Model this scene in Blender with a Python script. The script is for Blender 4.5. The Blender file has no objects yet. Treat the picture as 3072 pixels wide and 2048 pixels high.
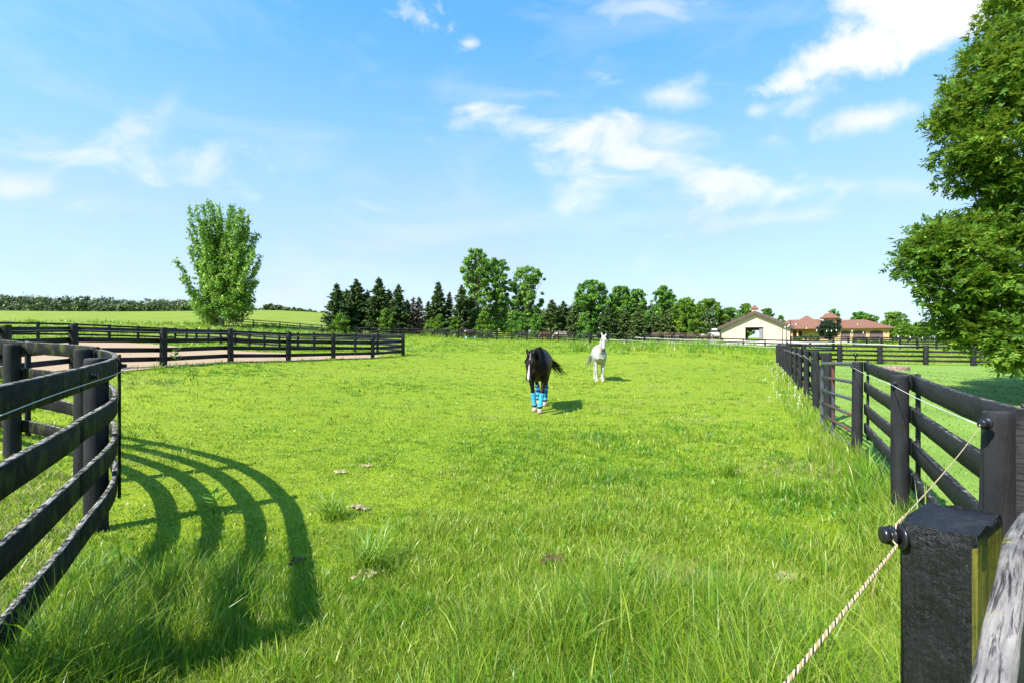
import bpy, bmesh, math, random
import numpy as np
from mathutils import Vector, Matrix

rng = np.random.default_rng(7)
random.seed(7)
SC = bpy.context.scene
COL = SC.collection
F, CX, HY, CH = 1450.0, 1536.0, 1020.0, 1.65      # focal length / centre / horizon in photo pixels, eye height


# ---------------------------------------------------------------- terrain
def P(px, Y, z):
    return ((px - CX) / F * Y, Y, z)


CTRL = []
for a in (-1.1, -0.55, 0.0, 0.55, 1.1):
    CTRL.append((1.0 * math.sin(a), 1.0 * math.cos(a), 0.0))
    CTRL.append((4.0 * math.sin(a), 4.0 * math.cos(a), 0.02 if a > -0.3 else 0.06))
CTRL += [(2.09, 2.1, 0), (3.37, 4.2, -.01), (4.78, 6.7, 0), (6.33, 9.7, 0), (4.2, 5.2, 0), (2.6, 5.5, .0), (5.5, 6, 0), (-3.3, 3.9, .10), (-6.1, 5.9, .22), (-2.1, 1.8, .04), (-9.5, 7.5, .40)]
CTRL += [P(*c) for c in (
    (222, 13.8, .81), (490, 16, .77), (695, 18.7, .80), (865, 21.5, .72), (1000, 24.2, .70), (1118, 27, .64), (1211, 30, .70),
    (1605, 10.9, 0), (1800, 19.1, 0.0), (1100, 14, .22), (1100, 9, .05), (700, 9, .22), (700, 13, .5), (300, 9.5, .42),
    (2338, 33.7, 0.02), (2640, 35, 0), (2920, 35, -.03), (3200, 35, -.06), (2448, 11, 0), (3000, 14, 0), (3000, 20, -.02), (2700, 26, 0),
    (2100, 20, 0), (2150, 30, 0.12), (1536, 14, 0.02), (1536, 22, .12),
    (1536, 30, .35), (1536, 45, .95), (1536, 60, 1.35), (1536, 75, 1.65), (1536, 95, 1.85), (1350, 50, 1.15), (1350, 30, .55),
    (1722, 62, 1.35), (1772, 51, 1.0), (1446, 75, 1.77), (1268, 82, 2.25), (1071, 79, 2.3),
    (1900, 48, 1.15), (2200, 46, 1.0), (2338, 41, .55), (1900, 60, 1.0), (2300, 58, .5), (1971, 80, 1.2), (1971, 110, 1.5),
    (2240, 112, 1.42), (2240, 80, 1.05), (2600, 60, .55), (2600, 85, 1.15), (2600, 125, 1.55), (3000, 60, .5), (3000, 85, 1.15), (3000, 130, 1.6),
    (114, 37, 1.7), (-300, 36, 1.75), (662, 42, 1.27), (793, 40, 1.0), (942, 35, .84), (1132, 33, .78), (414, 43, 1.55), (560, 47, 1.45),
    (100, 60, 3.2), (100, 85, 5.2), (100, 130, 8.8), (100, 200, 13.2), (100, 300, 14.5), (-400, 85, 5.4), (-400, 200, 13.4),
    (665, 62, 2.4), (665, 85, 3.9), (665, 130, 8.0), (665, 200, 13.5), (665, 300, 14.5),
    (800, 200, 13.9), (960, 110, 4.9), (960, 130, 6.6), (960, 200, 12.9), (960, 300, 14), (1270, 200, 9), (1270, 120, 3.2), (1120, 120, 4.0), (1100, 200, 11.5),
    (1536, 150, 2.5), (1536, 200, 3), (1971, 200, 2), (2600, 200, 2.2), (3072, 200, 2.5), (3500, 100, 1.4), (3500, 40, 0),
    (100, 900, 15), (800, 900, 15), (1536, 900, 6), (2600, 900, 5), (3400, 900, 5))]


def tcoord(X, Y):
    X = np.asarray(X, float); Y = np.asarray(Y, float)
    r = np.hypot(X, Y)
    th = np.arctan2(X, Y)
    th = np.where(np.abs(th) > 1.1, np.sign(th) * (1.1 + 0.15 * (np.abs(th) - 1.1)), th)
    th = th * np.clip(r / 3.0, 0, 1)
    return np.stack([th * 2.2, np.log(np.minimum(r, 1200) + 3.0) * 1.5], -1)


_c = np.array(CTRL)
TERC = tcoord(_c[:, 0], _c[:, 1])


def _phi(d2):
    return np.sqrt(d2 + 0.04)


_A = np.zeros((len(_c) + 3, len(_c) + 3))
_d2 = ((TERC[:, None] - TERC[None]) ** 2).sum(-1)
_A[:len(_c), :len(_c)] = _phi(_d2) - np.eye(len(_c)) * 0.004
_A[:len(_c), len(_c)] = 1; _A[len(_c), :len(_c)] = 1
_A[:len(_c), len(_c) + 1:] = TERC; _A[len(_c) + 1:, :len(_c)] = TERC.T
TERW = np.linalg.solve(_A, np.concatenate([_c[:, 2], [0, 0, 0]]))


def tz(X, Y):
    X = np.atleast_1d(np.asarray(X, float)); Y = np.atleast_1d(np.asarray(Y, float))
    sh = X.shape
    q = tcoord(X.ravel(), Y.ravel())
    out = np.empty(len(q))
    for i in range(0, len(q), 40000):
        s = q[i:i + 40000]
        d2 = ((s[:, None] - TERC[None]) ** 2).sum(-1)
        out[i:i + 40000] = _phi(d2) @ TERW[:-3] + TERW[-3] + s @ TERW[-2:]
    return out.reshape(sh)


def gz(x, y):
    return float(tz(x, y)[0])


def at(px, Y):
    x = (px - CX) / F * Y
    return Vector((x, Y, gz(x, Y)))


def pix(px, py, Y):
    return Vector(((px - CX) / F * Y, Y, CH + (HY - py) / F * Y))


# ---------------------------------------------------------------- value noise for scattering
def vnoise(x, y, scale, seed=0):
    r = np.random.default_rng(1000 + seed)
    g = r.random((256, 256))
    u = np.asarray(x) / scale + 37.3; v = np.asarray(y) / scale + 91.7
    i = np.floor(u).astype(int); j = np.floor(v).astype(int)
    fu = u - i; fv = v - j
    fu = fu * fu * (3 - 2 * fu); fv = fv * fv * (3 - 2 * fv)
    a = g[i % 256, j % 256]; b = g[(i + 1) % 256, j % 256]; c = g[i % 256, (j + 1) % 256]; d = g[(i + 1) % 256, (j + 1) % 256]
    return (a * (1 - fu) + b * fu) * (1 - fv) + (c * (1 - fu) + d * fu) * fv


# ---------------------------------------------------------------- object helpers
def tag(o, label=None, cat=None, group=None, kind=None):
    if label: o['label'] = label
    if cat: o['category'] = cat
    if group: o['group'] = group
    if kind: o['kind'] = kind
    return o


def empty(name, loc=(0, 0, 0), rz=0.0, label=None, cat=None, group=None):
    o = bpy.data.objects.new(name, None)
    COL.objects.link(o)
    o.location = loc
    o.rotation_euler = (0, 0, rz)
    o.empty_display_size = .2
    return tag(o, label, cat, group)


def link(name, me, mat=None, parent=None):
    o = bpy.data.objects.new(name, me)
    COL.objects.link(o)
    if mat is not None and len(me.materials) == 0:
        me.materials.append(mat)
    if parent is not None:
        o.parent = parent
    return o


def np_mesh(name, verts, faces_list, smooth=False, face_attrs=None, uv=None):
    """verts (n,3); faces_list: list of int arrays (m,k)"""
    me = bpy.data.meshes.new(name)
    verts = np.ascontiguousarray(verts, np.float32)
    me.vertices.add(len(verts)); me.vertices.foreach_set('co', verts.ravel())
    loops = np.concatenate([f.ravel() for f in faces_list]).astype(np.int32)
    tot = np.concatenate([np.full(len(f), f.shape[1], np.int32) for f in faces_list])
    start = np.concatenate([[0], np.cumsum(tot)[:-1]]).astype(np.int32)
    me.loops.add(len(loops)); me.loops.foreach_set('vertex_index', loops)
    me.polygons.add(len(tot)); me.polygons.foreach_set('loop_start', start); me.polygons.foreach_set('loop_total', tot)
    if smooth:
        me.polygons.foreach_set('use_smooth', np.ones(len(tot), bool))
    me.update(calc_edges=True)
    if face_attrs:
        for k, v in face_attrs.items():
            a = me.attributes.new(k, 'FLOAT', 'FACE'); a.data.foreach_set('value', np.ascontiguousarray(v, np.float32))
    if uv is not None:
        l = me.uv_layers.new(name='UVMap')
        l.data.foreach_set('uv', np.ascontiguousarray(uv[loops] if len(uv) == len(verts) else uv, np.float32).ravel())
    return me


class MB:
    """collects shapes, built as ONE mesh"""
    def __init__(s):
        s.v = []; s.f = []

    def add(s, vs, fs):
        n = len(s.v); s.v += [tuple(v) for v in vs]; s.f += [tuple(i + n for i in f) for f in fs]
        return s

    def box(s, x0, x1, y0, y1, z0, z1, ch=0.0):
        if ch <= 0:
            vs = [(x, y, z) for x in (x0, x1) for y in (y0, y1) for z in (z0, z1)]
            fs = [(0, 1, 3, 2), (4, 6, 7, 5), (0, 4, 5, 1), (2, 3, 7, 6), (0, 2, 6, 4), (1, 5, 7, 3)]
            return s.add(vs, fs)
        bm = bmesh.new(); bmesh.ops.create_cube(bm, size=1)
        for v in bm.verts:
            v.co = Vector(((x0 + x1) / 2 + v.co.x * (x1 - x0), (y0 + y1) / 2 + v.co.y * (y1 - y0), (z0 + z1) / 2 + v.co.z * (z1 - z0)))
        bmesh.ops.bevel(bm, geom=list(bm.edges), offset=ch, segments=1, affect='EDGES')
        bm.verts.index_update()
        s.add([v.co[:] for v in bm.verts], [[v.index for v in f.verts] for f in bm.faces]); bm.free()
        return s

    def tube(s, pts, rad, n=8, cap=True):
        pts = [Vector(p) for p in pts]
        if not hasattr(rad, '__len__'): rad = [rad] * len(pts)
        up = None; rings = []
        for i, p in enumerate(pts):
            d = (pts[min(i + 1, len(pts) - 1)] - pts[max(i - 1, 0)])
            d = d.normalized() if d.length > 1e-9 else Vector((0, 0, 1))
            if up is None:
                up = d.orthogonal().normalized()
            else:
                up = (up - d * up.dot(d))
                up = up.normalized() if up.length > 1e-6 else d.orthogonal().normalized()
            sd = d.cross(up)
            r = rad[i]
            rings.append([p + (up * math.cos(2 * math.pi * k / n) + sd * math.sin(2 * math.pi * k / n)) * r for k in range(n)])
        vs = [v for r in rings for v in r]; fs = []
        for i in range(len(rings) - 1):
            for k in range(n):
                a = i * n + k; b = i * n + (k + 1) % n
                fs.append((a, b, b + n, a + n))
        if cap:
            fs.append(tuple(range(n))[::-1]); fs.append(tuple((len(rings) - 1) * n + k for k in range(n)))
        return s.add(vs, fs)

    def rings(s, rings, cap=True):
        n = len(rings[0]); vs = [v for r in rings for v in r]; fs = []
        for i in range(len(rings) - 1):
            for k in range(n):
                a = i * n + k; b = i * n + (k + 1) % n
                fs.append((a, b, b + n, a + n))
        if cap:
            fs.append(tuple(range(n))[::-1]); fs.append(tuple((len(rings) - 1) * n + k for k in range(n)))
        return s.add(vs, fs)

    def mesh(s, name, smooth=False, fix=True):
        me = bpy.data.meshes.new(name)
        me.from_pydata(s.v, [], s.f)
        if fix:
            bm = bmesh.new(); bm.from_mesh(me); bmesh.ops.recalc_face_normals(bm, faces=bm.faces); bm.to_mesh(me); bm.free()
        if smooth:
            me.polygons.foreach_set('use_smooth', np.ones(len(me.polygons), bool))
        me.update()
        return me

    def build(s, name, mat, parent=None, smooth=False, fix=True):
        return link(name, s.mesh(name, smooth, fix), mat, parent)


# ---------------------------------------------------------------- materials
def newmat(name):
    m = bpy.data.materials.new(name); m.use_nodes = True
    nt = m.node_tree; nt.nodes.clear()
    out = nt.nodes.new('ShaderNodeOutputMaterial')
    return m, nt, out


class NT:
    def __init__(s, nt): s.nt = nt

    def n(s, t, **kw):
        nd = s.nt.nodes.new(t)
        for k, v in kw.items():
            if k.startswith('i_'):
                nd.inputs[k[2:].replace('_', ' ')].default_value = v
            else:
                setattr(nd, k, v)
        return nd

    def l(s, a, b): s.nt.links.new(a, b)

    def math(s, op, a, b=None, c=None, clamp=False):
        nd = s.nt.nodes.new('ShaderNodeMath'); nd.operation = op; nd.use_clamp = clamp
        for i, x in enumerate((a, b, c)):
            if x is None: continue
            if isinstance(x, (int, float)): nd.inputs[i].default_value = x
            else: s.l(x, nd.inputs[i])
        return nd.outputs[0]

    def ramp(s, fac, stops, interp='LINEAR'):
        nd = s.nt.nodes.new('ShaderNodeValToRGB'); nd.color_ramp.interpolation = interp
        el = nd.color_ramp.elements
        while len(el) < len(stops): el.new(0.5)
        for e, (p, c) in zip(el, stops):
            e.position = p; e.color = (*c, 1) if len(c) == 3 else c
        s.l(fac, nd.inputs[0])
        return nd.outputs[0]

    def mix(s, fac, a, b, mode='MIX'):
        nd = s.nt.nodes.new('ShaderNodeMix'); nd.data_type = 'RGBA'; nd.blend_type = mode
        if isinstance(fac, (int, float)): nd.inputs[0].default_value = fac
        else: s.l(fac, nd.inputs[0])
        for x, k in ((a, 6), (b, 7)):
            if isinstance(x, tuple): nd.inputs[k].default_value = (*x, 1) if len(x) == 3 else x
            else: s.l(x, nd.inputs[k])
        return nd.outputs[2]

    def noise(s, vec, scale, detail=4, rough=.55, dist=0.0):
        nd = s.n('ShaderNodeTexNoise'); nd.inputs['Scale'].default_value = scale; nd.inputs['Detail'].default_value = detail
        nd.inputs['Roughness'].default_value = rough; nd.inputs['Distortion'].default_value = dist
        if vec is not None: s.l(vec, nd.inputs['Vector'])
        return nd.outputs['Fac']

    def mapping(s, vec, scale=(1, 1, 1), loc=(0, 0, 0)):
        nd = s.n('ShaderNodeMapping'); nd.inputs['Scale'].default_value = scale; nd.inputs['Location'].default_value = loc
        s.l(vec, nd.inputs['Vector'])
        return nd.outputs[0]

    def bump(s, h, strength=.3, dist=.02):
        nd = s.n('ShaderNodeBump'); nd.inputs['Strength'].default_value = strength; nd.inputs['Distance'].default_value = dist
        s.l(h, nd.inputs['Height'])
        return nd.outputs[0]

    def pbsdf(s, out, color, rough=.6, bump=None, spec=.5, metal=0.0):
        b = s.n('ShaderNodeBsdfPrincipled')
        if isinstance(color, tuple): b.inputs['Base Color'].default_value = (*color, 1)
        else: s.l(color, b.inputs['Base Color'])
        if isinstance(rough, (int, float)): b.inputs['Roughness'].default_value = rough
        else: s.l(rough, b.inputs['Roughness'])
        b.inputs['Specular IOR Level'].default_value = spec
        b.inputs['Metallic'].default_value = metal
        if bump is not None: s.l(bump, b.inputs['Normal'])
        if out is not None: s.l(b.outputs[0], out.inputs['Surface'])
        return b


def simple(name, color, rough=.6, var=.25, scale=6.0, spec=.4, bump=.15, metal=0.0):
    m, nt, out = newmat(name); N = NT(nt)
    tc = N.n('ShaderNodeTexCoord')
    f = N.noise(tc.outputs['Object'], scale, 5)
    c1 = tuple(max(0, c * (1 - var)) for c in color); c2 = tuple(min(1, c * (1 + var)) for c in color)
    col = N.ramp(f, [(.3, c1), (.7, c2)])
    N.pbsdf(out, col, rough, N.bump(N.noise(tc.outputs['Object'], scale * 6, 4), bump, .01), spec, metal)
    return m


def leafmat(name, dark, light, yellow, trans=.35, rough=.5, spec=.3):
    """two tone leaf material driven by the per-leaf attribute 'tint'"""
    m, nt, out = newmat(name); N = NT(nt)
    a = N.n('ShaderNodeAttribute', attribute_name='tint')
    col = N.ramp(a.outputs['Fac'], [(0.0, dark), (.55, light), (1.0, yellow)])
    b = N.pbsdf(None, col, rough, None, spec)
    t = N.n('ShaderNodeBsdfTranslucent')
    tcol = N.mix(.5, col, yellow)
    N.l(tcol, t.inputs['Color'])
    mx = N.n('ShaderNodeMixShader'); mx.inputs[0].default_value = trans
    N.l(b.outputs[0], mx.inputs[1]); N.l(t.outputs[0], mx.inputs[2]); N.l(mx.outputs[0], out.inputs['Surface'])
    return m


def woodmat(name, base=(.0125, .012, .0135), worn=(.30, .27, .23), wear=.5, rough=.55, moss=0.0, topwear=.6, spec=.28):
    m, nt, out = newmat(name); N = NT(nt)
    tc = N.n('ShaderNodeTexCoord'); geo = N.n('ShaderNodeNewGeometry')
    g = N.mapping(tc.outputs['UV'], (2.5, 38, 1))
    grain = N.noise(g, 3.0, 6, .65, .4)
    big = N.noise(N.mapping(tc.outputs['UV'], (1.2, 6, 1)), 2.0, 4)
    spots = N.noise(N.mapping(geo.outputs['Position'], (14, 14, 14)), 1.6, 5, .7)
    c = N.mix(N.ramp(big, [(.35, (0, 0, 0)), (.7, (1, 1, 1))]), base, tuple(min(1, x * 1.9 + .004) for x in base))
    c = N.mix(N.math('MULTIPLY', N.ramp(grain, [(.56, (0, 0, 0)), (.68, (1, 1, 1))]), .30), c, tuple(x * .35 for x in base))
    if moss > 0:
        mm = N.ramp(N.noise(N.mapping(geo.outputs['Position'], (5, 5, 3)), 1.7, 5, .6), [(.5, (0, 0, 0)), (.68, (1, 1, 1))])
        c = N.mix(N.math('MULTIPLY', mm, moss), c, (.055, .07, .018))
    # worn paint: pale flecks along the weather side (tops) and a few scratches on the faces
    nz = N.n('ShaderNodeSeparateXYZ'); N.l(geo.outputs['True Normal'], nz.inputs[0])
    up = N.ramp(nz.outputs[2], [(.35, (0, 0, 0)), (.8, (1, 1, 1))])
    fl = N.ramp(N.math('ADD', N.math('MULTIPLY', spots, .6), N.math('MULTIPLY', grain, .4)), [(.60 - .16 * topwear, (0, 0, 0)), (.66 - .12 * topwear, (1, 1, 1))])
    c = N.mix(N.math('MULTIPLY', N.math('MULTIPLY', up, fl), min(1, topwear + .2)), c, worn)
    sc = N.ramp(N.noise(N.mapping(tc.outputs['UV'], (5, 50, 1), (3, 7, 0)), 2.2, 5, .7), [(.70, (0, 0, 0)), (.76, (1, 1, 1))])
    c = N.mix(N.math('MULTIPLY', sc, wear), c, worn)
    h = N.math('ADD', N.math('MULTIPLY', grain, .7), N.math('MULTIPLY', spots, .5))
    rr = N.ramp(spots, [(.3, (rough - .12,) * 3), (.7, (rough + .18,) * 3)])
    N.pbsdf(out, c, rr, N.bump(h, .8, .006), spec)
    return m


def grassmat(name, stops, dry, trans=.38):
    m, nt, out = newmat(name); N = NT(nt)
    a = N.n('ShaderNodeAttribute', attribute_name='tint'); d = N.n('ShaderNodeAttribute', attribute_name='dry')
    col = N.ramp(a.outputs['Fac'], stops)
    col = N.mix(d.outputs['Fac'], col, dry)
    b = N.pbsdf(None, col, .40, None, .5)
    t = N.n('ShaderNodeBsdfTranslucent'); N.l(col, t.inputs['Color'])
    mx = N.n('ShaderNodeMixShader'); mx.inputs[0].default_value = trans
    N.l(b.outputs[0], mx.inputs[1]); N.l(t.outputs[0], mx.inputs[2]); N.l(mx.outputs[0], out.inputs['Surface'])
    return m
# ================================================================ camera, light, sky
EXPOSURE = 1.2
cam = bpy.data.cameras.new('camera'); camo = bpy.data.objects.new('camera', cam); COL.objects.link(camo)
cam.sensor_width = 36; cam.lens = 36 * F / 3072; cam.shift_y = -(1024 - HY) / 3072
cam.clip_start = .05; cam.clip_end = 6000
camo.location = (0, 0, CH); camo.rotation_euler = (math.radians(90), 0, 0)
SC.camera = camo
SC.view_settings.view_transform = 'Standard'; SC.view_settings.look = 'None'; SC.view_settings.gamma = 1; SC.view_settings.exposure = EXPOSURE
SC.render.resolution_x = 1024; SC.render.resolution_y = 682
SC.cycles.max_bounces = 6; SC.cycles.diffuse_bounces = 3; SC.cycles.glossy_bounces = 2; SC.cycles.transmission_bounces = 4
SC.cycles.transparent_max_bounces = 8; SC.cycles.caustics_reflective = False; SC.cycles.caustics_refractive = False
SC.cycles.use_adaptive_sampling = True; SC.cycles.adaptive_threshold = .015

SUN = Vector((.72, .62, -1.0)).normalized()          # the way the light travels
elev = math.asin(-SUN.z); azim = math.atan2(-SUN.x, -SUN.y)
sl = bpy.data.lights.new('sun', 'SUN'); sl.energy = 4.6; sl.angle = math.radians(.5); sl.color = (1, .955, .87)
so = bpy.data.objects.new('sun', sl); COL.objects.link(so); so.rotation_euler = SUN.to_track_quat('-Z', 'Y').to_euler(); so.location = (-20, -20, 40)

W = bpy.data.worlds.new('World'); SC.world = W; W.use_nodes = True
wt = W.node_tree; wt.nodes.clear(); N = NT(wt)
sky = N.n('ShaderNodeTexSky'); sky.sky_type = 'NISHITA'; sky.sun_disc = False
sky.sun_elevation = elev; sky.sun_rotation = azim; sky.altitude = 200; sky.air_density = 1.0; sky.dust_density = .6; sky.ozone_density = 1.6
tcw = N.n('ShaderNodeTexCoord')
sx = N.n('ShaderNodeSeparateXYZ'); N.l(tcw.outputs['Generated'], sx.inputs[0])
ysafe = N.math('MAXIMUM', sx.outputs[1], .08)
U = N.math('DIVIDE', sx.outputs[0], ysafe); V = N.math('DIVIDE', sx.outputs[2], ysafe)
cv = N.n('ShaderNodeCombineXYZ'); N.l(U, cv.inputs[0]); N.l(V, cv.inputs[1]); uv = cv.outputs[0]


CN = {'w': N.math('ADD', N.math('MULTIPLY', N.math('SUBTRACT', N.noise(N.mapping(uv, (.94, 1.9, 1), (.7, .2, 0)), 5.0, 6, .56, .45), .5), 1.55), .5), 'p': N.noise(uv, 17.0, 6, .62, .6), 'c': N.noise(N.mapping(uv, (1, 1.15, 1), (3.1, 1.7, 0)), 6.0, 8, .60, .25)}


def cloud(px, py, rx, ry, rot, hard, warp, scale, stretch=1.0, seed=0, dens=1.0):
    """one cloud round a direction of the sky; hard = crisp edge, warp = how ragged"""
    cu, cvv = (px - CX) / F, (HY - py) / F
    rx /= F; ry /= F
    c, s = math.cos(rot), math.sin(rot)
    du = N.math('SUBTRACT', U, cu); dv = N.math('SUBTRACT', V, cvv)
    a = N.math('DIVIDE', N.math('ADD', N.math('MULTIPLY', du, c), N.math('MULTIPLY', dv, s)), rx)
    b = N.math('DIVIDE', N.math('SUBTRACT', N.math('MULTIPLY', dv, c), N.math('MULTIPLY', du, s)), ry)
    d = N.math('SQRT', N.math('ADD', N.math('MULTIPLY', a, a), N.math('MULTIPLY', b, b)))
    n = CN['w' if stretch >= 1.7 else ('p' if scale >= 7.5 else 'c')]
    dd = N.math('ADD', d, N.math('MULTIPLY', N.math('SUBTRACT', n, .5), warp))
    m = N.math('DIVIDE', N.math('SUBTRACT', 1.0, dd), hard, clamp=True)
    m = N.math('MULTIPLY', N.math('MULTIPLY', m, m), N.math('SUBTRACT', 3.0, N.math('MULTIPLY', m, 2.0)))
    return N.math('MULTIPLY', m, dens)


clouds = [
    cloud(2730, 40, 330, 150, .30, .75, 2.2, 5.0, 1.0, 1),
    cloud(2560, 165, 270, 110, .32, .9, 2.6, 6.0, 1.0, 2),
    cloud(2840, 10, 270, 140, .2, .5, 1.6, 5.0, 1.0, 3),
    cloud(2370, 250, 150, 46, .25, 1.0, 2.4, 8, 1.3, 4, .75),
    cloud(2620, 355, 250, 62, .17, .95, 2.0, 5.5, 1.3, 5, .85),
    cloud(2270, 330, 50, 34, .3, 1.0, 1.2, 8, 1, 6, .45),
    cloud(1930, 390, 400, 140, .16, 2.0, 3.4, 4.0, 2.0, 7, .9),
    cloud(2000, 290, 150, 55, .05, 1.1, 2.2, 6, 1.4, 8, .65),
    cloud(1640, 395, 260, 80, -.1, 1.4, 3.6, 5.0, 1.8, 9, .7),
    cloud(1760, 555, 330, 95, -.2, 1.9, 3.0, 5.0, 2.0, 10, .75),
    cloud(2180, 540, 420, 60, -.08, 1.4, 3.2, 4.5, 2.4, 11, .6),
    cloud(1400, 265, 330, 75, -.12, 1.5, 1.8, 3.5, 2.0, 12, .33),
    cloud(1950, 20, 330, 70, -.12, 1.2, 2.4, 5.0, 1.8, 13, .5),
    cloud(1262, 42, 120, 52, -.2, 1.5, 4.2, 8.5, 1.2, 14, .62),
    cloud(1410, 132, 50, 36, .3, 1.4, 3.0, 9, 1, 15, .7),
    cloud(420, 465, 500, 90, -.13, 1.6, 3.0, 3.0, 2.4, 16, .65),
    cloud(60, 565, 460, 70, -.06, 1.6, 2.8, 3.2, 2.4, 17, .6),
    cloud(500, 330, 110, 45, .9, 1.6, 1.6, 4, 2.0, 18, .25),
    cloud(2280, 660, 260, 36, .12, 1.4, 1.8, 4, 2.4, 19, .4),
    cloud(2560, 840, 520, 60, .03, 1.5, 1.4, 3.0, 2.2, 20, .3),
    cloud(1880, 440, 620, 250, .05, 1.6, 2.2, 4.0, 2.2, 22, .42),
    cloud(2700, 560, 380, 50, -.05, 1.4, 1.9, 4.0, 2.2, 21, .32)]
cm = clouds[0]
for c_ in clouds[1:]:
    cm = N.math('SUBTRACT', 1.0, N.math('MULTIPLY', N.math('SUBTRACT', 1.0, cm), N.math('SUBTRACT', 1.0, c_)))
front = N.math('MULTIPLY', N.math('GREATER_THAN', sx.outputs[1], .05), N.math('GREATER_THAN', sx.outputs[2], 0.0))
cm = N.math('MULTIPLY', cm, front)
# everywhere else in the sky: loose thin cirrus
thin = N.ramp(N.noise(N.mapping(tcw.outputs['Generated'], (1.0, 1.0, 3.2)), 2.3, 7, .6, .6), [(.50, (0, 0, 0)), (.78, (1, 1, 1))])
cm = N.math('MAXIMUM', cm, N.math('MULTIPLY', thin, .30))
hs = N.n('ShaderNodeHueSaturation'); hs.inputs['Saturation'].default_value = 1.03; hs.inputs['Hue'].default_value = .50; hs.inputs['Value'].default_value = 1.0
N.l(N.mix(1.0, sky.outputs[0], (.66, 1.32, 1.60), 'MULTIPLY'), hs.inputs['Color'])
cshade = N.ramp(N.noise(uv, 4.0, 6, .55), [(.3, (3.7, 3.8, 4.0)), (.65, (4.5, 4.45, 4.4))])
# thin high veil that whitens the lower sky
veil = N.ramp(sx.outputs[2], [(0.0, (.95, .95, .95)), (.10, (.86, .86, .86)), (.22, (.80, .80, .80)), (.36, (.62, .62, .62)), (.52, (.34, .34, .34)), (.75, (.0, .0, .0))])
vn = N.noise(N.mapping(tcw.outputs['Generated'], (1.0, 1.0, 2.6)), 1.7, 4, .55, .4)
veil = N.math('MULTIPLY', veil, N.math('ADD', .78, N.math('MULTIPLY', vn, .44)), clamp=True)
vcol = N.ramp(sx.outputs[2], [(0.0, (3.25, 3.42, 3.66)), (.16, (2.45, 3.02, 3.75)), (.34, (1.75, 2.55, 3.85)), (.55, (.85, 1.9, 3.9))])
skyc = N.mix(veil, hs.outputs[0], vcol)
cfin = N.mix(cm, skyc, cshade)
bg = N.n('ShaderNodeBackground'); bg.inputs['Strength'].default_value = .115
N.l(cfin, bg.inputs['Color'])
wo = N.n('ShaderNodeOutputWorld'); N.l(bg.outputs[0], wo.inputs['Surface'])

# ================================================================ ground
def groundmat():
    m, nt, out = newmat('ground_grass'); N = NT(nt)
    geo = N.n('ShaderNodeNewGeometry'); pos = geo.outputs['Position']
    lawn = N.n('ShaderNodeAttribute', attribute_name='lawn'); hay = N.n('ShaderNodeAttribute', attribute_name='hay')
    fine = N.noise(pos, 26.0, 6, .7)
    mid = N.noise(pos, 2.3, 5, .6)
    wide = N.noise(N.mapping(pos, (1, .6, 1)), .11, 4, .6)
    streak = N.noise(N.mapping(pos, (.05, .55, .3)), 1.0, 5, .65)
    c = N.ramp(fine, [(.28, (.085, .135, .008)), (.5, (.185, .255, .009)), (.72, (.28, .33, .014))])
    c = N.mix(N.math('MULTIPLY', N.ramp(mid, [(.35, (1, 1, 1)), (.55, (0, 0, 0))]), .40), c, (.095, .185, .010))
    c = N.mix(N.math('MULTIPLY', N.ramp(wide, [(.42, (0, 0, 0)), (.66, (1, 1, 1))]), .55), c, (.235, .275, .016))
    c = N.mix(N.math('MULTIPLY', N.ramp(streak, [(.52, (0, 0, 0)), (.70, (1, 1, 1))]), .28), c, (.105, .165, .020))
    # hay meadow on the hill: yellower, seed heads
    hc = N.ramp(N.noise(N.mapping(pos, (.4, .22, .4)), .9, 6, .66), [(.3, (.120, .185, .014)), (.55, (.180, .225, .022)), (.75, (.235, .235, .045))])
    c = N.mix(hay.outputs['Fac'], c, hc)
    # mown lawn: even, pale, faint mowing stripes
    st = N.n('ShaderNodeTexWave'); st.inputs['Scale'].default_value = .16; st.inputs['Distortion'].default_value = 1.2; st.inputs['Detail'].default_value = 2
    N.l(N.mapping(pos, (1.0, -.5, 0)), st.inputs['Vector'])
    lc = N.mix(st.outputs['Fac'], (.150, .245, .038), (.195, .295, .052))
    lc = N.mix(N.math('MULTIPLY', N.ramp(fine, [(.3, (1, 1, 1)), (.55, (0, 0, 0))]), .5), lc, (.10, .18, .022))
    c = N.mix(lawn.outputs['Fac'], c, lc)
    h = N.math('ADD', N.math('MULTIPLY', fine, .6), mid)
    N.pbsdf(out, c, .85, N.bump(h, .6, .05), .15)
    return m


RF = [(2.09, 2.1), (3.37, 4.2), (4.78, 6.7), (6.33, 9.7), (6.98, 11.1), (18.6, 33.7)]      # line of the fence on the right
LOOP = [(-8.6, 6.75), (-6.1, 5.9), (-4.45, 5.02), (-3.38, 3.93), (-2.72, 2.85), (-2.14, 1.78)]


def fence_x(Y):
    return np.interp(Y, [0, .395, 2.1] + [p[1] for p in RF[1:]] + [34], [-.1, .369, 2.2] + [p[0] for p in RF[1:]] + [18.8], left=-9, right=1e6)


def is_lawn(X, Y):
    return (np.asarray(X) > fence_x(np.asarray(Y)) + .05) & (np.asarray(Y) < 35.0) & (np.asarray(Y) > -2)


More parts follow.
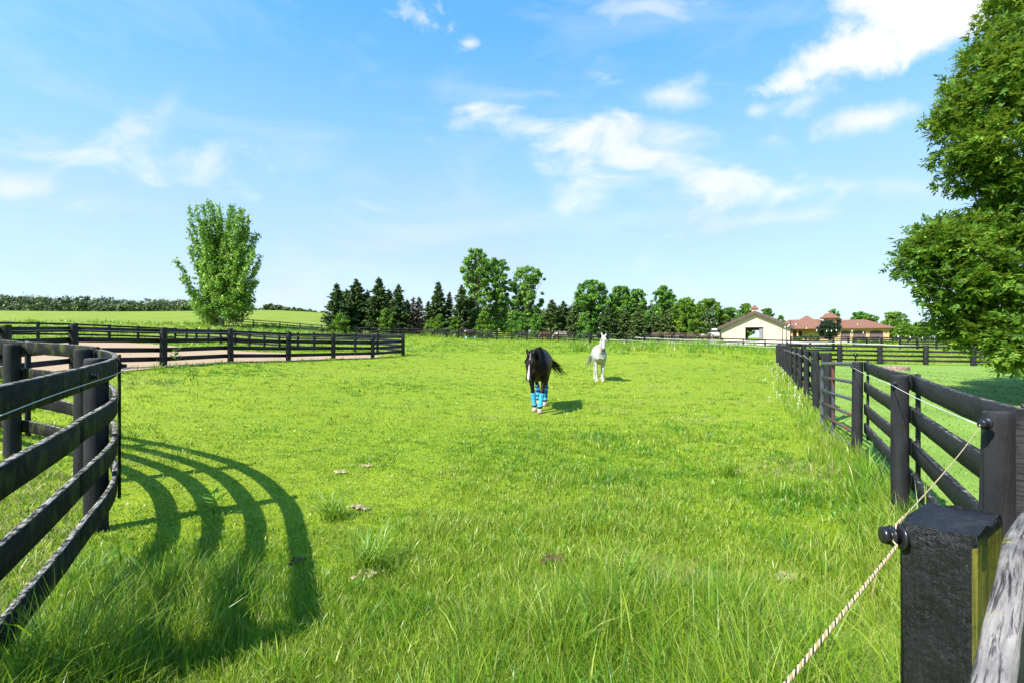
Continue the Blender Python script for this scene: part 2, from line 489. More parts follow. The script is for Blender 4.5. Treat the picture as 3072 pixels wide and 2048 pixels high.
def ground():
    na, nr = 420, 230
    rr = np.concatenate([[0], np.geomspace(.6, 3500, nr - 1)])
    # finer spacing in the half the photograph looks into
    t = np.linspace(0, 1, na, endpoint=False)
    th = 2 * math.pi * t - math.pi
    th = th - .55 * np.sin(th)
    R, T = np.meshgrid(rr[1:], th, indexing='ij')
    X = R * np.sin(T); Y = R * np.cos(T)
    Z = tz(X, Y)
    v = np.concatenate([[[0, 0, 0]], np.stack([X.ravel(), Y.ravel(), Z.ravel()], -1)])
    i = np.arange(nr - 2)[:, None] * na; k = np.arange(na)[None]
    a = 1 + i + k; b = 1 + i + (k + 1) % na
    q = np.stack([a, a + na, b + na, b], -1).reshape(-1, 4)
    tri = np.stack([np.zeros(na, int), 1 + np.arange(na), 1 + (np.arange(na) + 1) % na], -1)
    me = np_mesh('ground', v, [q, tri], True)
    lw = is_lawn(v[:, 0], v[:, 1]).astype(np.float32)
    rad = np.hypot(v[:, 0], v[:, 1]); pxx = v[:, 0] / np.maximum(v[:, 1], 1)
    hy = np.clip((rad - 46) / 18, 0, 1) * np.clip((-.28 - pxx) / .06, 0, 1) * (v[:, 1] > 0)
    for nm, arr in (('lawn', lw), ('hay', hy)):
        at_ = me.attributes.new(nm, 'FLOAT', 'POINT'); at_.data.foreach_set('value', arr.astype(np.float32))
    o = link('ground', me, groundmat())
    tag(o, kind='structure')


ground()


def sheet(name, poly, mat, lift, step):
    """a sheet lying on the terrain inside a polygon"""
    poly = np.array(poly, float)
    x0, y0 = poly.min(0); x1, y1 = poly.max(0)
    nx, ny = int((x1 - x0) / step) + 2, int((y1 - y0) / step) + 2
    xs = np.linspace(x0, x1, nx); ys = np.linspace(y0, y1, ny)
    X, Y = np.meshgrid(xs, ys, indexing='ij')
    cx, cy = (X[:-1, :-1] + X[1:, 1:]) / 2, (Y[:-1, :-1] + Y[1:, 1:]) / 2
    ins = np.zeros(cx.shape, bool)
    j = len(poly) - 1
    wob = (vnoise(cx, cy, 1.2, 5) - .5) * .9
    for i in range(len(poly)):
        xi, yi = poly[i]; xj, yj = poly[j]
        cond = ((yi > cy + wob) != (yj > cy + wob)) & (cx < (xj - xi) * (cy + wob - yi) / (yj - yi + 1e-9) + xi)
        ins ^= cond; j = i
    I, J = np.nonzero(ins)
    idx = lambda i, j: i * ny + j
    q = np.stack([idx(I, J), idx(I + 1, J), idx(I + 1, J + 1), idx(I, J + 1)], -1)
    v = np.stack([X.ravel(), Y.ravel(), tz(X, Y).ravel() + lift], -1)
    us, inv = np.unique(q, return_inverse=True)
    me = np_mesh(name, v[us], [inv.reshape(q.shape)], True)
    return tag(link(name, me, mat), kind='structure')


def sandmat(name, base):
    m, nt, out = newmat(name); N = NT(nt)
    pos = N.n('ShaderNodeNewGeometry').outputs['Position']
    f = N.noise(pos, 14, 6, .7); g = N.noise(N.mapping(pos, (.5, 1.6, 1)), .8, 4)
    c = N.ramp(f, [(.3, tuple(x * .78 for x in base)), (.7, tuple(min(1, x * 1.15) for x in base))])
    c = N.mix(N.math('MULTIPLY', N.ramp(g, [(.45, (0, 0, 0)), (.7, (1, 1, 1))]), .35), c, tuple(x * .8 for x in base))
    N.pbsdf(out, c, .9, N.bump(f, .7, .03), .1)
    return m


def PX(*pts): return [((px - CX) / F * Y, Y) for px, Y in pts]


SAND = PX((-200, 11.5), (150, 12.2), (300, 13.2), (492, 15.7), (695, 18.5), (865, 21.2), (1000, 23.9), (1118, 26.8), (1150, 29.5), (1080, 30.5),
          (985, 29.5), (900, 29), (800, 30), (700, 31.5), (600, 33), (500, 35), (380, 36.5), (250, 35.5), (100, 33), (-100, 30), (-300, 25))
sheet('sand_arena', SAND, sandmat('arena_sand', (.37, .262, .165)), .03, .35)
YARD = PX((1860, 66), (2120, 70), (2310, 72), (2560, 80), (2560, 96), (2300, 104), (2120, 100), (1930, 92), (1850, 78))
sheet('dirt_yard', YARD, sandmat('yard_dirt', (.50, .42, .33)), .06, 1.2)
# ================================================================ fences
WOOD = woodmat('black_fence_wood', wear=.22, topwear=.55, rough=.62, spec=.2)
WOODNEAR = woodmat('black_fence_wood_near', base=(.0068, .0066, .0068), wear=.30, moss=.85, topwear=.85, rough=.72, spec=.10)
WOODFAR = woodmat('black_fence_wood_far', base=(.0075, .0066, .0066), wear=.1, topwear=.35)
WEATHERED = None
WIREM = simple('pale_wire', (.55, .54, .50), .5, .1)
PLASTIC = simple('black_plastic', (.012, .012, .014), .3, .1, bump=.02)


def catmull(pts, n):
    """smooth path through pts; returns (samples, index of each control point)"""
    pts = [Vector((p[0], p[1])) for p in pts]
    ex = [pts[0] * 2 - pts[1]] + pts + [pts[-1] * 2 - pts[-2]]
    out = []
    for i in range(1, len(ex) - 2):
        p0, p1, p2, p3 = ex[i - 1:i + 3]
        for k in range(n):
            t = k / n
            out.append(.5 * ((2 * p1) + (p2 - p0) * t + (2 * p0 - 5 * p1 + 4 * p2 - p3) * t * t + (3 * p1 - p0 - 3 * p2 + p3) * t ** 3))
    out.append(pts[-1])
    return out


def board_mesh(path, z, h, t, rough=0.0, seed=0):
    """a plank swept along a plan path (list of Vector2) with top heights z[i]; chamfered section, UV along the grain"""
    ch = min(.004, t * .12)
    n = len(path)
    sec = [(-t / 2, -ch), (-t / 2 + ch, 0), (t / 2 - ch, 0), (t / 2, -ch), (t / 2, -h + ch), (t / 2 - ch, -h), (-t / 2 + ch, -h), (-t / 2, -h + ch)]
    per = [0.0]
    for i in range(8):
        a, b = sec[i], sec[(i + 1) % 8]; per.append(per[-1] + math.hypot(a[0] - b[0], a[1] - b[1]))
    r = np.random.default_rng(seed)
    vs = []; uv = []; L = 0.0
    drift = 0.0
    off = r.random() * 30
    for i, p in enumerate(path):
        d = (path[min(i + 1, n - 1)] - path[max(i - 1, 0)]).normalized(); nr = Vector((d.y, -d.x))
        if i: L += (p - path[i - 1]).length
        je = r.normal(0, rough, 8) if rough else np.zeros(8)
        jz = r.normal(0, rough, 2) if rough else np.zeros(2)
        for k, (a, b) in enumerate(sec):
            q = p + nr * (a + je[k] * .4)
            vs.append((q.x, q.y, z[i] + b + (jz[0] if k < 4 else jz[1]) + je[k] * .5)); uv.append((L + off, per[k] + off))
    fs = []; fuv = []
    for i in range(n - 1):
        for k in range(8):
            a = i * 8 + k; b = i * 8 + (k + 1) % 8
            fs.append((a, a + 8, b + 8, b))
            k1 = per[k + 1] + off
            fuv += [uv[a], uv[a + 8], (uv[b + 8][0], k1), (uv[b][0], k1)]
    cap0 = tuple(range(8)); cap1 = tuple((n - 1) * 8 + k for k in range(8))[::-1]
    fuv += [(.05 * vs[k][2] + off, per[k] * .2 + off) for k in cap0] + [(.05 * vs[k][2] + off, per[k % 8] * .2 + off) for k in cap1]
    me = np_mesh('rail', np.array(vs), [np.array(fs), np.array([cap0, cap1])], False, None, np.array(fuv))
    return me


def post_mesh(h, r, square=False, rz=0.0, seed=0, n=14, lean=(0, 0), w2=None):
    """post of height h (and .3 m below ground) at the origin"""
    g = np.random.default_rng(seed)
    if square:
        w2 = w2 or r
        sec = [(-1, -.8), (-.8, -1), (.8, -1), (1, -.8), (1, .8), (.8, 1), (-.8, 1), (-1, .8)]
        c, s = math.cos(rz), math.sin(rz)
        pts = [(a * r * c - b * w2 * s, a * r * s + b * w2 * c) for a, b in sec]
    else:
        pts = [(r * math.cos(2 * math.pi * k / n), r * math.sin(2 * math.pi * k / n)) for k in range(n)]
    m = len(pts)
    zs = [-.3, 0, h * .33, h * .66, h - .03, h - .008, h]
    sc = [1, 1, 1, .99, .98, .96, .90]
    vs = []; uv = []; off = g.random() * 20
    tilt = g.normal(0, .05, 2)
    for z, k in zip(zs, sc):
        for j, (a, b) in enumerate(pts):
            e = 1 + g.normal(0, .012)
            zz = z + ((a * tilt[0] + b * tilt[1]) if z > h - .1 else 0)
            vs.append((a * k * e + lean[0] * z, b * k * e + lean[1] * z, zz)); uv.append((z + off, j * 2 * math.pi * r / m + off))
    fs = []; fuv = []
    for i in range(len(zs) - 1):
        for j in range(m):
            a = i * m + j; b = i * m + (j + 1) % m
            fs.append((a, b, b + m, a + m))
            u1 = (j + 1) * 2 * math.pi * r / m + off
            fuv += [uv[a], (uv[b][0], u1), (uv[b + m][0], u1), uv[a + m]]
    top = tuple((len(zs) - 1) * m + j for j in range(m))
    fuv += [(vs[k][0] * 2 + off, vs[k][1] * 2 + off) for k in top]
    return np_mesh('post', np.array(vs), [np.array(fs), np.array([top])], False, None, np.array(fuv))


def fence(name, label, pts, h=1.37, nr=4, rail_h=.135, gap=.295, side=.1, t=.032, pr=.07, square=False, mat=None, group=None, curve=0, rough=0.0,
          post_z=None, seg=1, strip=False, skip=(), cat='fence', sag=.012, inset=.03, lean=None, pmat=None, rot=0.0, rail_z=None, seed=1):
    """posts at pts (plan), each a part; boards bay by bay, each a part; side>0 puts the boards on the right of the walking direction"""
    mat = mat or WOOD
    z0 = [gz(*p) for p in pts] if post_z is None else post_z
    root = empty(name, (pts[0][0], pts[0][1], z0[0]), 0, label, cat, group)
    inv = Vector((pts[0][0], pts[0][1], z0[0]))
    V2 = [Vector((p[0], p[1])) for p in pts]
    path = catmull(pts, curve) if curve else V2
    st = curve or 1
    offp = []
    for i, p in enumerate(path):
        d = (path[min(i + 1, len(path) - 1)] - path[max(i - 1, 0)]).normalized()
        offp.append(p + Vector((d.y, -d.x)) * side)
    g = np.random.default_rng(seed)
    for i, p in enumerate(V2):
        if i in skip: continue
        d = path[min(i * st + 1, len(path) - 1)] - path[max(i * st - 1, 0)]
        ln = lean[i] if lean else (g.normal(0, .008), g.normal(0, .008))
        me = post_mesh(h + inset + g.normal(0, .012), pr, square, math.atan2(d.y, d.x) + rot, seed * 50 + i, 14 if pr > .05 else 8, ln)
        o = link('post', me, pmat or mat, root); o.location = Vector((p.x, p.y, z0[i])) - inv
        if strip:
            q = offp[i * st]; dd = d.normalized(); nn = Vector((dd.y, -dd.x)) * (1 if side > 0 else -1)
            c = q + nn * (t / 2 + .011)
            b = board_mesh([c - dd * .048, c + dd * .048], [z0[i] + h + .012] * 2, h - .27, .02, rough, seed * 90 + i)
            s = link('cover_strip', b, mat, root); s.location = -inv
    for i in range(len(V2) - 1):
        if ('bay', i) in skip: continue
        for k in range(nr):
            seg_p = offp[i * st:(i + 1) * st + 1]
            if not curve:
                a, b = seg_p; e = (b - a).normalized() * .004
                m = max(1, seg)
                seg_p = [a + e + (b - a - e * 2) * (j / m) for j in range(m + 1)]
            m = len(seg_p) - 1
            dz = g.normal(0, .008)
            zz = []
            for j in range(m + 1):
                u = j / m
                zz.append(z0[i] * (1 - u) + z0[i + 1] * u + h - k * gap - sag * math.sin(math.pi * u) + dz * u)
            me = board_mesh(seg_p, zz, rail_h, t, rough, seed * 1000 + i * 10 + k)
            o = link('rail', me, mat, root); o.location = -inv
    return root


def wire_run(name, label, pts, r=.0025, mat=None, cat='wire', n=6):
    mb = MB(); mb.tube(pts, r, n)
    me = mb.mesh(name, True)
    o = link(name, me, mat or WIREM)
    return tag(o, label, cat)


# ---- curved fence on the left
LZ = [gz(*p) for p in LOOP]
left_f = fence('board_fence', 'weathered black board fence curving round at the left edge and casting curved shadows', LOOP, h=1.41, nr=4, rail_h=.145, gap=.322,
               side=-.115, t=.034, pr=.082, curve=10, rough=.00035, strip=False, mat=WOODNEAR, pmat=WOOD, seed=3, sag=.0, skip=(4,), post_z=LZ, inset=.0,
               lean=[(0, 0)] * 6)
ap = catmull(LOOP, 10)
# upright cover strip at the bend
_i = 30
_d = (ap[_i + 1] - ap[_i - 1]).normalized(); _n = Vector((-_d.y, _d.x))
_c = ap[_i] + _n * (.115 + .017 + .013)
_me = board_mesh([_c - _d * .05, _c + _d * .05], [LZ[3] + 1.43] * 2, 1.18, .022, .001, 77)
_o = link('cover_strip', _me, WOODNEAR, left_f); _o.location = -Vector((LOOP[0][0], LOOP[0][1], LZ[0]))
for _i in (10, 20):
    _d = (ap[_i + 1] - ap[_i - 1]).normalized(); _n = Vector((-_d.y, _d.x))
    _c = ap[_i] + _n * (.115 + .017 + .013)
    _me = board_mesh([_c - _d * .05 , _c + _d * .05], [LZ[_i // 10] + 1.42] * 2, 1.18, .022, .001, 78 + _i)
    _o = link('cover_strip', _me, WOOD, left_f); _o.location = -Vector((LOOP[0][0], LOOP[0][1], LZ[0]))


def off_left(i, d=.17, z=None):
    dd = (ap[min(i + 1, len(ap) - 1)] - ap[i - 1]).normalized(); nn = Vector((-dd.y, dd.x))
    p = ap[i] + nn * d
    return Vector((p.x, p.y, z))


def insulator(parent_at, axis, label, scale=1.0):
    """black ring insulator screwed into wood; axis = the way it sticks out"""
    ax = Vector(axis).normalized()
    root = empty('wire_insulator', parent_at, 0, label, 'insulator', 'black insulators on the fences')
    m = MB(); s = scale
    m.tube([ax * .0, ax * .005 * s, ax * .009 * s], [.036 * s, .036 * s, .030 * s], 18)
    m.build('base_plate', PLASTIC, root, True)
    m = MB(); m.tube([ax * .009 * s, ax * .022 * s, ax * .023 * s, ax * .027 * s, ax * .028 * s, ax * .036 * s, ax * .037 * s, ax * .050 * s, ax * .052 * s],
                     [.021 * s, .021 * s, .029 * s, .029 * s, .017 * s, .017 * s, .025 * s, .023 * s, .018 * s], 18)
    m.build('spool', PLASTIC, root, True)
    return root


_pts = []
for i in range(31, 51):
    _pts.append(off_left(i, .185, np.interp(i, [30, 50], [LZ[3], LZ[5]]) + 1.41 - .085 - .006 * math.sin((i - 31) * .35)))
_endp = off_left(30, .20, LZ[3] + 1.41 - .075) + Vector((.02, .05, 0))
wire_run('fence_wire', 'thin pale wire running along the inner face of the closest left board', [_endp] + _pts, .0022)
insulator(off_left(30, .158, LZ[3] + 1.335), (.9, .5, 0), 'black insulator at the upright strip where the left fence bends', .7)
insulator(off_left(38, .132, LZ[3] + 1.31), (.86, .45, 0), 'black insulator on the wide top board left of the bend', .7)

# ---- fence on the right, from the gateway to the far corner
RZ = [gz(*p) for p in RF]
near_r = fence('board_fence', 'black board fence with thick round posts between the gateway post and the pipe gate', [RF[0], RF[1], RF[2]], h=1.36, nr=4, rail_h=.135, gap=.285,
               side=.095, t=.034, pr=.066, curve=8, rough=.0012, strip=True, seed=11, sag=.015, inset=-.018, lean=[(.03, .0), (.0, 0), (.01, 0)])
far_pts = [RF[4]] + [(6.98 + 1.162 * k, 11.1 + 2.26 * k) for k in range(1, 11)]
right_f = fence('board_fence', 'long straight black board fence running away beyond the pipe gate to the far corner', far_pts, h=1.36, nr=4, rail_h=.135, gap=.285,
                side=.09, t=.032, pr=.07, strip=True, seed=12, rough=.0008, seg=3)
# post that carries the gate latch
_l = RF[3]
_r = empty('latch_post', (_l[0], _l[1], gz(*_l)), 0, 'dark leaning post behind the free end of the pipe gate', 'post')
link('post_shaft', post_mesh(1.4, .078, False, 0, 321, 14, (.0, 0)), WOOD, _r)
m_ = MB(); m_.tube([(.03, .02, 0), (-.16, .1, 1.2)], [.055, .05], 10); m_.build('brace', WOOD, _r)
ROPEM = None

# ---- post and weathered board beside the camera
def corner_post():
    Fp = Vector((.855, .89)); d1 = Vector((-.5, .87)).normalized() * .12; d2 = Vector((.87, .5)).normalized() * .140
    c = Fp + (d1 + d2) / 2
    z = gz(c.x, c.y)
    root = empty('gateway_post', (c.x, c.y, z), 0, 'thick square black post beside the camera with a rope insulator and green mossy side', 'post')
    h = 1.29 - z
    n = 9
    bm = bmesh.new()
    g = np.random.default_rng(5)
    loc = [Fp - c, Fp + d1 - c, Fp + d1 + d2 - c, Fp + d2 - c]
    ringn = 6
    base = []
    for e in range(4):
        a, b = loc[e], loc[(e + 1) % 4]
        for k in range(ringn):
            u = (k + .12) / (ringn - .0) if k else .06
            u = [.05, .2, .4, .6, .8, .95][k]
            base.append(a + (b - a) * u)
    zs = [-.3, 0] + list(np.linspace(.1, h - .02, 22)) + [h - .008, h]
    rings = []
    for i, zz in enumerate(zs):
        k = 1.0 if i < len(zs) - 2 else (.985 if i == len(zs) - 2 else .955)
        ring = []
        for p in base:
            e = g.normal(0, .0008) + .0022 * (vnoise(np.array([p.x * 9 + p.y * 7 + 3]), np.array([zz * 3.0]), .35, 44)[0] - .5)
            q = p * (k + e * 6)
            ring.append(bm.verts.new((q.x, q.y, zz + (g.normal(0, .0022) if i >= len(zs) - 2 else 0) + (.012 * q.x / .07 if i > len(zs) - 4 else 0))))
        rings.append(ring)
    uvl = bm.loops.layers.uv.new('UVMap')
    mm = len(base)
    for i in range(len(rings) - 1):
        for k in range(mm):
            f = bm.faces.new((rings[i][k], rings[i][(k + 1) % mm], rings[i + 1][(k + 1) % mm], rings[i + 1][k]))
            e = k // ringn
            f.material_index = 1 if e == 3 and zs[i] < h - .055 - .03 * g.random() else 0
            for lp, kk, ii in zip(f.loops, (k, k + 1, k + 1, k), (i, i, i + 1, i + 1)):
                lp[uvl].uv = (zs[ii], kk * .022)
    f = bm.faces.new(rings[-1]);
    for lp in f.loops: lp[uvl].uv = (lp.vert.co.x * 1.5 + 5, lp.vert.co.y * 1.5 + 5)
    bmesh.ops.recalc_face_normals(bm, faces=bm.faces)
    me = bpy.data.meshes.new('post_shaft'); bm.to_mesh(me); bm.free()
    me.materials.append(POSTBLK); me.materials.append(MOSS)
    link('post_shaft', me, None, root)
    # nails left in the mossy side
    for zz, ln, sk in ((1.165, .055, .0), (1.105, .03, .004), (1.035, .035, -.004)):
        p = Fp + d2 * (.62 if zz > 1.1 else .66) - c
        nn = Vector((.5, -.87)).normalized()
        m = MB(); a = Vector((p.x, p.y, zz - z)); b = a + Vector((nn.x * .3 + .012, nn.y * .35, 0)).normalized() * ln + Vector((0, 0, -.006 + sk))
        m.tube([a, b], .0022, 6); m.build('nail', NAIL, root)
    return root, c, Fp, d1, d2, z


def postmat():
    """thick glossy black paint over rough timber: chips, drips and a few pale splits"""
    m, nt, out = newmat('black_post_paint'); N = NT(nt)
    tc = N.n('ShaderNodeTexCoord'); pos = N.n('ShaderNodeNewGeometry').outputs['Position']
    vo = N.n('ShaderNodeTexVoronoi'); vo.feature = 'DISTANCE_TO_EDGE'; vo.inputs['Scale'].default_value = 1.0
    dist = N.n('ShaderNodeVectorMath'); dist.operation = 'ADD'
    nn = N.n('ShaderNodeTexNoise'); nn.inputs['Scale'].default_value = 14; nn.inputs['Detail'].default_value = 5; N.l(pos, nn.inputs['Vector'])
    N.l(N.mapping(pos, (24, 24, 14)), dist.inputs[0]); N.l(nn.outputs['Color'], dist.inputs[1]); N.l(dist.outputs[0], vo.inputs['Vector'])
    edge = N.ramp(vo.outputs['Distance'], [(.0, (0, 0, 0)), (.10, (1, 1, 1))])
    big = N.noise(pos, 16, 6, .65)
    grain = N.noise(N.mapping(tc.outputs['UV'], (5, 60, 1)), 2.4, 6, .65, .4)
    chips = N.ramp(big, [(.60, (0, 0, 0)), (.64, (1, 1, 1))])
    c = N.mix(chips, (.0055, .0055, .007), (.016, .015, .016))
    sp = N.ramp(N.noise(N.mapping(tc.outputs['UV'], (3.5, 70, 1), (1.7, 4, 0)), 1.6, 4, .6), [(.715, (0, 0, 0)), (.74, (1, 1, 1))])
    c = N.mix(N.math('MULTIPLY', sp, .75), c, (.26, .22, .16))
    fl = N.ramp(N.noise(pos, 140, 3, .6), [(.74, (0, 0, 0)), (.78, (1, 1, 1))])
    c = N.mix(N.math('MULTIPLY', fl, .35), c, (.2, .2, .21))
    h = N.math('ADD', N.math('ADD', N.math('MULTIPLY', big, 1.6), N.math('MULTIPLY', grain, .8)), N.math('MULTIPLY', edge, .07))
    N.pbsdf(out, c, N.ramp(big, [(.35, (.30, .30, .30)), (.65, (.6, .6, .6))]), N.bump(h, .7, .010), .4)
    return m


POSTBLK = postmat()


def mossmat():
    m, nt, out = newmat('green_mossy_wood'); N = NT(nt)
    tc = N.n('ShaderNodeTexCoord'); geo = N.n('ShaderNodeNewGeometry')
    a = N.noise(N.mapping(tc.outputs['UV'], (1.5, 22, 1)), 2.5, 6, .65)
    b = N.noise(geo.outputs['Position'], 30, 5, .7)
    c = N.ramp(a, [(.3, (.05, .05, .010)), (.5, (.13, .125, .020)), (.75, (.20, .185, .045))])
    c = N.mix(N.ramp(b, [(.56, (0, 0, 0)), (.7, (1, 1, 1))]), c, (.05, .06, .012))
    N.pbsdf(out, c, .85, N.bump(N.math('ADD', a, b), .5, .006), .2)
    return m


MOSS = mossmat()
NAIL = simple('rusty_nail', (.22, .16, .12), .5, .3, metal=.3)


def weathermat():
    m, nt, out = newmat('bare_weathered_board'); N = NT(nt)
    tc = N.n('ShaderNodeTexCoord'); geo = N.n('ShaderNodeNewGeometry'); pos = geo.outputs['Position']
    g = N.noise(N.mapping(tc.outputs['UV'], (4, 60, 1)), 2.4, 7, .68, .5)
    cr = N.ramp(N.noise(N.mapping(tc.outputs['UV'], (3, 75, 1), (5, 1, 0)), 2.2, 5, .7, .6), [(.36, (1, 1, 1)), (.46, (0, 0, 0))])
    c = N.ramp(g, [(.32, (.07, .056, .047)), (.46, (.26, .222, .192)), (.7, (.42, .375, .335))])
    c = N.mix(cr, c, (.022, .017, .015))
    # paint left in big flakes, lichen spots
    pt = N.ramp(N.math('ADD', N.math('MULTIPLY', N.noise(pos, 5.0, 5, .6), .7), N.math('MULTIPLY', g, .3)), [(.50, (0, 0, 0)), (.535, (1, 1, 1))])
    sz = N.n('ShaderNodeSeparateXYZ'); N.l(pos, sz.inputs[0])
    away = N.ramp(N.math('ADD', N.math('MULTIPLY', sz.outputs[1], .6), N.math('MULTIPLY', N.noise(pos, 9, 4), .35)), [(.42, (.0, .0, .0)), (.60, (1, 1, 1))])
    c = N.mix(N.math('MULTIPLY', away, N.math('ADD', N.math('MULTIPLY', pt, .45), .5, clamp=True)), c, (.020, .020, .026))
    nz = N.n('ShaderNodeSeparateXYZ'); N.l(geo.outputs['True Normal'], nz.inputs[0])
    side = N.ramp(N.math('ABSOLUTE', nz.outputs[2]), [(.3, (1, 1, 1)), (.6, (0, 0, 0))])
    c = N.mix(N.math('MULTIPLY', side, N.ramp(pt, [(0, (.86, .86, .86)), (1, (.98, .98, .98))])), c, (.010, .010, .012))
    li = N.ramp(N.noise(N.mapping(pos, (9, 9, 9), (2.6, 1.3, 0)), 1.7, 5, .62), [(.61, (0, 0, 0)), (.635, (1, 1, 1))])
    c = N.mix(N.math('MULTIPLY', li, N.math('SUBTRACT', 1.0, side)), c, (.42, .32, .012))
    N.pbsdf(out, c, .8, N.bump(N.math('ADD', g, N.math('MULTIPLY', cr, -1.2)), .7, .006), .25)
    return m


WEATHERED = weathermat()
gp_root, GPC, GPF, GPD1, GPD2, GPZ = corner_post()
# boards from the last round post past the square one and on behind the camera
A_ = Vector((2.25, 2.12))
_path = catmull([(2.25, 2.12), (1.80, 1.60), (1.12, 1.0), (.757, .717), (.592, .573), (.392, .395), (-.03, .02), (-.43, -.33)], 6)
nb = empty('board_fence', (A_.x, A_.y, gz(A_.x, A_.y)), 0, 'grey weathered board run at the lower right corner with yellow lichen and flaking black paint', 'fence')
_inv = Vector((A_.x, A_.y, gz(A_.x, A_.y)))
for k in range(4):
    _me = board_mesh(_path, [1.372 - k * .285 - .003 * math.sin(i * .5) for i in range(len(_path))], .14, .027, .0006, 400 + k)
    _o = link('rail', _me, WEATHERED if k == 0 else WOOD, nb); _o.location = -_inv

_me = board_mesh([Vector((2.07, 1.985)), Vector((2.21, 1.86))], [1.372, 1.375], 1.25, .03, .001, 450)
_o = link('cover_strip', _me, WEATHERED, nb); _o.location = -_inv

# ---- pipe gate
GATEM = simple('dark_grey_gate_paint', (.06, .06, .075), .42, .35, 5, .5)


def rustmat():
    m, nt, out = newmat('rust_showing_through_gate_paint'); N = NT(nt)
    pos = N.n('ShaderNodeNewGeometry').outputs['Position']
    r = N.ramp(N.noise(N.mapping(pos, (6, 6, 3)), 1.5, 5, .65), [(.47, (0, 0, 0)), (.56, (1, 1, 1))])
    c = N.mix(r, (.055, .055, .066), (.13, .035, .022))
    N.pbsdf(out, c, .5, N.bump(r, .2, .003), .4)
    return m


RUSTY = rustmat()


def gate():
    h0 = Vector((4.86, 6.83, 0)); e0 = Vector((5.80, 9.05, 0))
    h0.z = gz(h0.x, h0.y) + .12; e0.z = gz(e0.x, e0.y) + .06
    d = e0 - h0; d.z = 0; L = d.length; rz = math.atan2(d.y, d.x); sl_ = (e0.z - h0.z) / L
    root = empty('pipe_gate', h0, rz, 'dark grey tubular steel gate with rust patches between two fence posts', 'gate')
    Z = lambda x, z: z + sl_ * x
    m = MB(); H = 1.19
    # outer frame: one bent tube
    pts = [(.03, 0, Z(0, .0)), (.03, 0, Z(0, H - .12)), (.045, 0, Z(0, H - .05)), (.09, 0, Z(.05, H - .01)), (.15, 0, Z(.1, H))]
    pts += [(L - .15, 0, Z(L, H - .03)), (L - .09, 0, Z(L, H - .04)), (L - .045, 0, Z(L, H - .08)), (L - .03, 0, Z(L, H - .15)), (L - .03, 0, Z(L, .1)), (L - .05, 0, Z(L, .04)), (L - .12, 0, Z(L, .0)), (.03, 0, Z(0, 0))]
    m.tube(pts, .031, 10, True); m.build('frame', GATEM, root, True)
    for z in (.22, .45, .68, .93):
        m = MB(); m.tube([(.04, 0, Z(0, z)), (L * .5, .0, Z(L * .5, z - .01)), (L - .04, 0, Z(L, z - .02))], .024, 8); m.build('bar', GATEM if z > .5 else RUSTY, root, True)
    m = MB(); m.box(L * .62 - .03, L * .62 + .03, -.03, -.022, .0, .0 + H - .01); m.box(L * .62 - .03, L * .62 - .022, -.03, .02, .0, H - .01); m.build('stay', RUSTY, root)
    m = MB(); m.tube([(L - .03, -.03, .62), (L + .08, -.10, .60), (L + .22, -.12, .66)], .006, 6); m.build('latch_chain', simple('galvanised_chain', (.32, .32, .33), .35, .2, metal=.7), root, True)
    for z in (.2, .95):
        m = MB(); m.tube([(-.1, 0, z), (.03, 0, z)], .012, 8); m.tube([(.0, 0, z - .05), (.0, 0, z + .04)], .016, 8); m.build('hinge', GATEM, root, True)


gate()
_pk = Vector((RF[2][0] + .02, RF[2][1] + .05, gz(*RF[2]) + 1.37))
m_ = MB(); m_.tube([(0, 0, -.03), (0, 0, .05), (0, 0, .055), (0, 0, .085), (0, 0, .1)], [.008, .008, .03, .034, .02], 10)
tag(m_.build('post_knob', PLASTIC, None, True), 'small black knob on top of the gate hinge post', 'knob').location = _pk

# ---- wire and rope on the right
insulator((RF[0][0] - .066, RF[0][1] - .035, 1.295), (-.9, -.42, 0.02), 'black insulator near the top of the thick round post right of the gate', .72)
insulator((RF[1][0] - .07, RF[1][1] - .03, 1.275), (-.9, -.42, 0), 'small black insulator on the middle round post', .6)
insulator((RF[2][0] - .072, RF[2][1] - .03, 1.285), (-.9, -.42, 0), 'small black insulator on the gate hinge post', .7)
_w = []
_a = [Vector((p[0] - .105, p[1] - .05, gz(*p) + zz)) for p, zz in zip([RF[0], RF[1], RF[2]] + far_pts[:], [1.29, 1.275, 1.285] + [1.24] * 11)]
def sagged(a, b, s, n=10): return [a.lerp(b, k / n) - Vector((0, 0, s * 4 * (k / n) * (1 - k / n))) for k in range(n + 1)]
for i in range(2): _w += sagged(_a[i], _a[i + 1], .012)
wire_run('fence_wire', 'pale wire strung from the gate hinge post to the thick round post on the right', _w, .0026)
_w = []
for i in range(3, 9): _w += sagged(_a[i], _a[i + 1], .05)
wire_run('fence_wire', 'sagging grey wire along the posts of the far right fence', _w, .004)
# ---- rope across the gateway
ROPE_Y = simple('pale_yellow_rope', (.50, .41, .25), .8, .15, 60)
ROPE_T = simple('tan_rope', (.34, .23, .09), .8, .2, 60)
ROPE_B = simple('black_rope_strand', (.03, .026, .022), .8, .1)


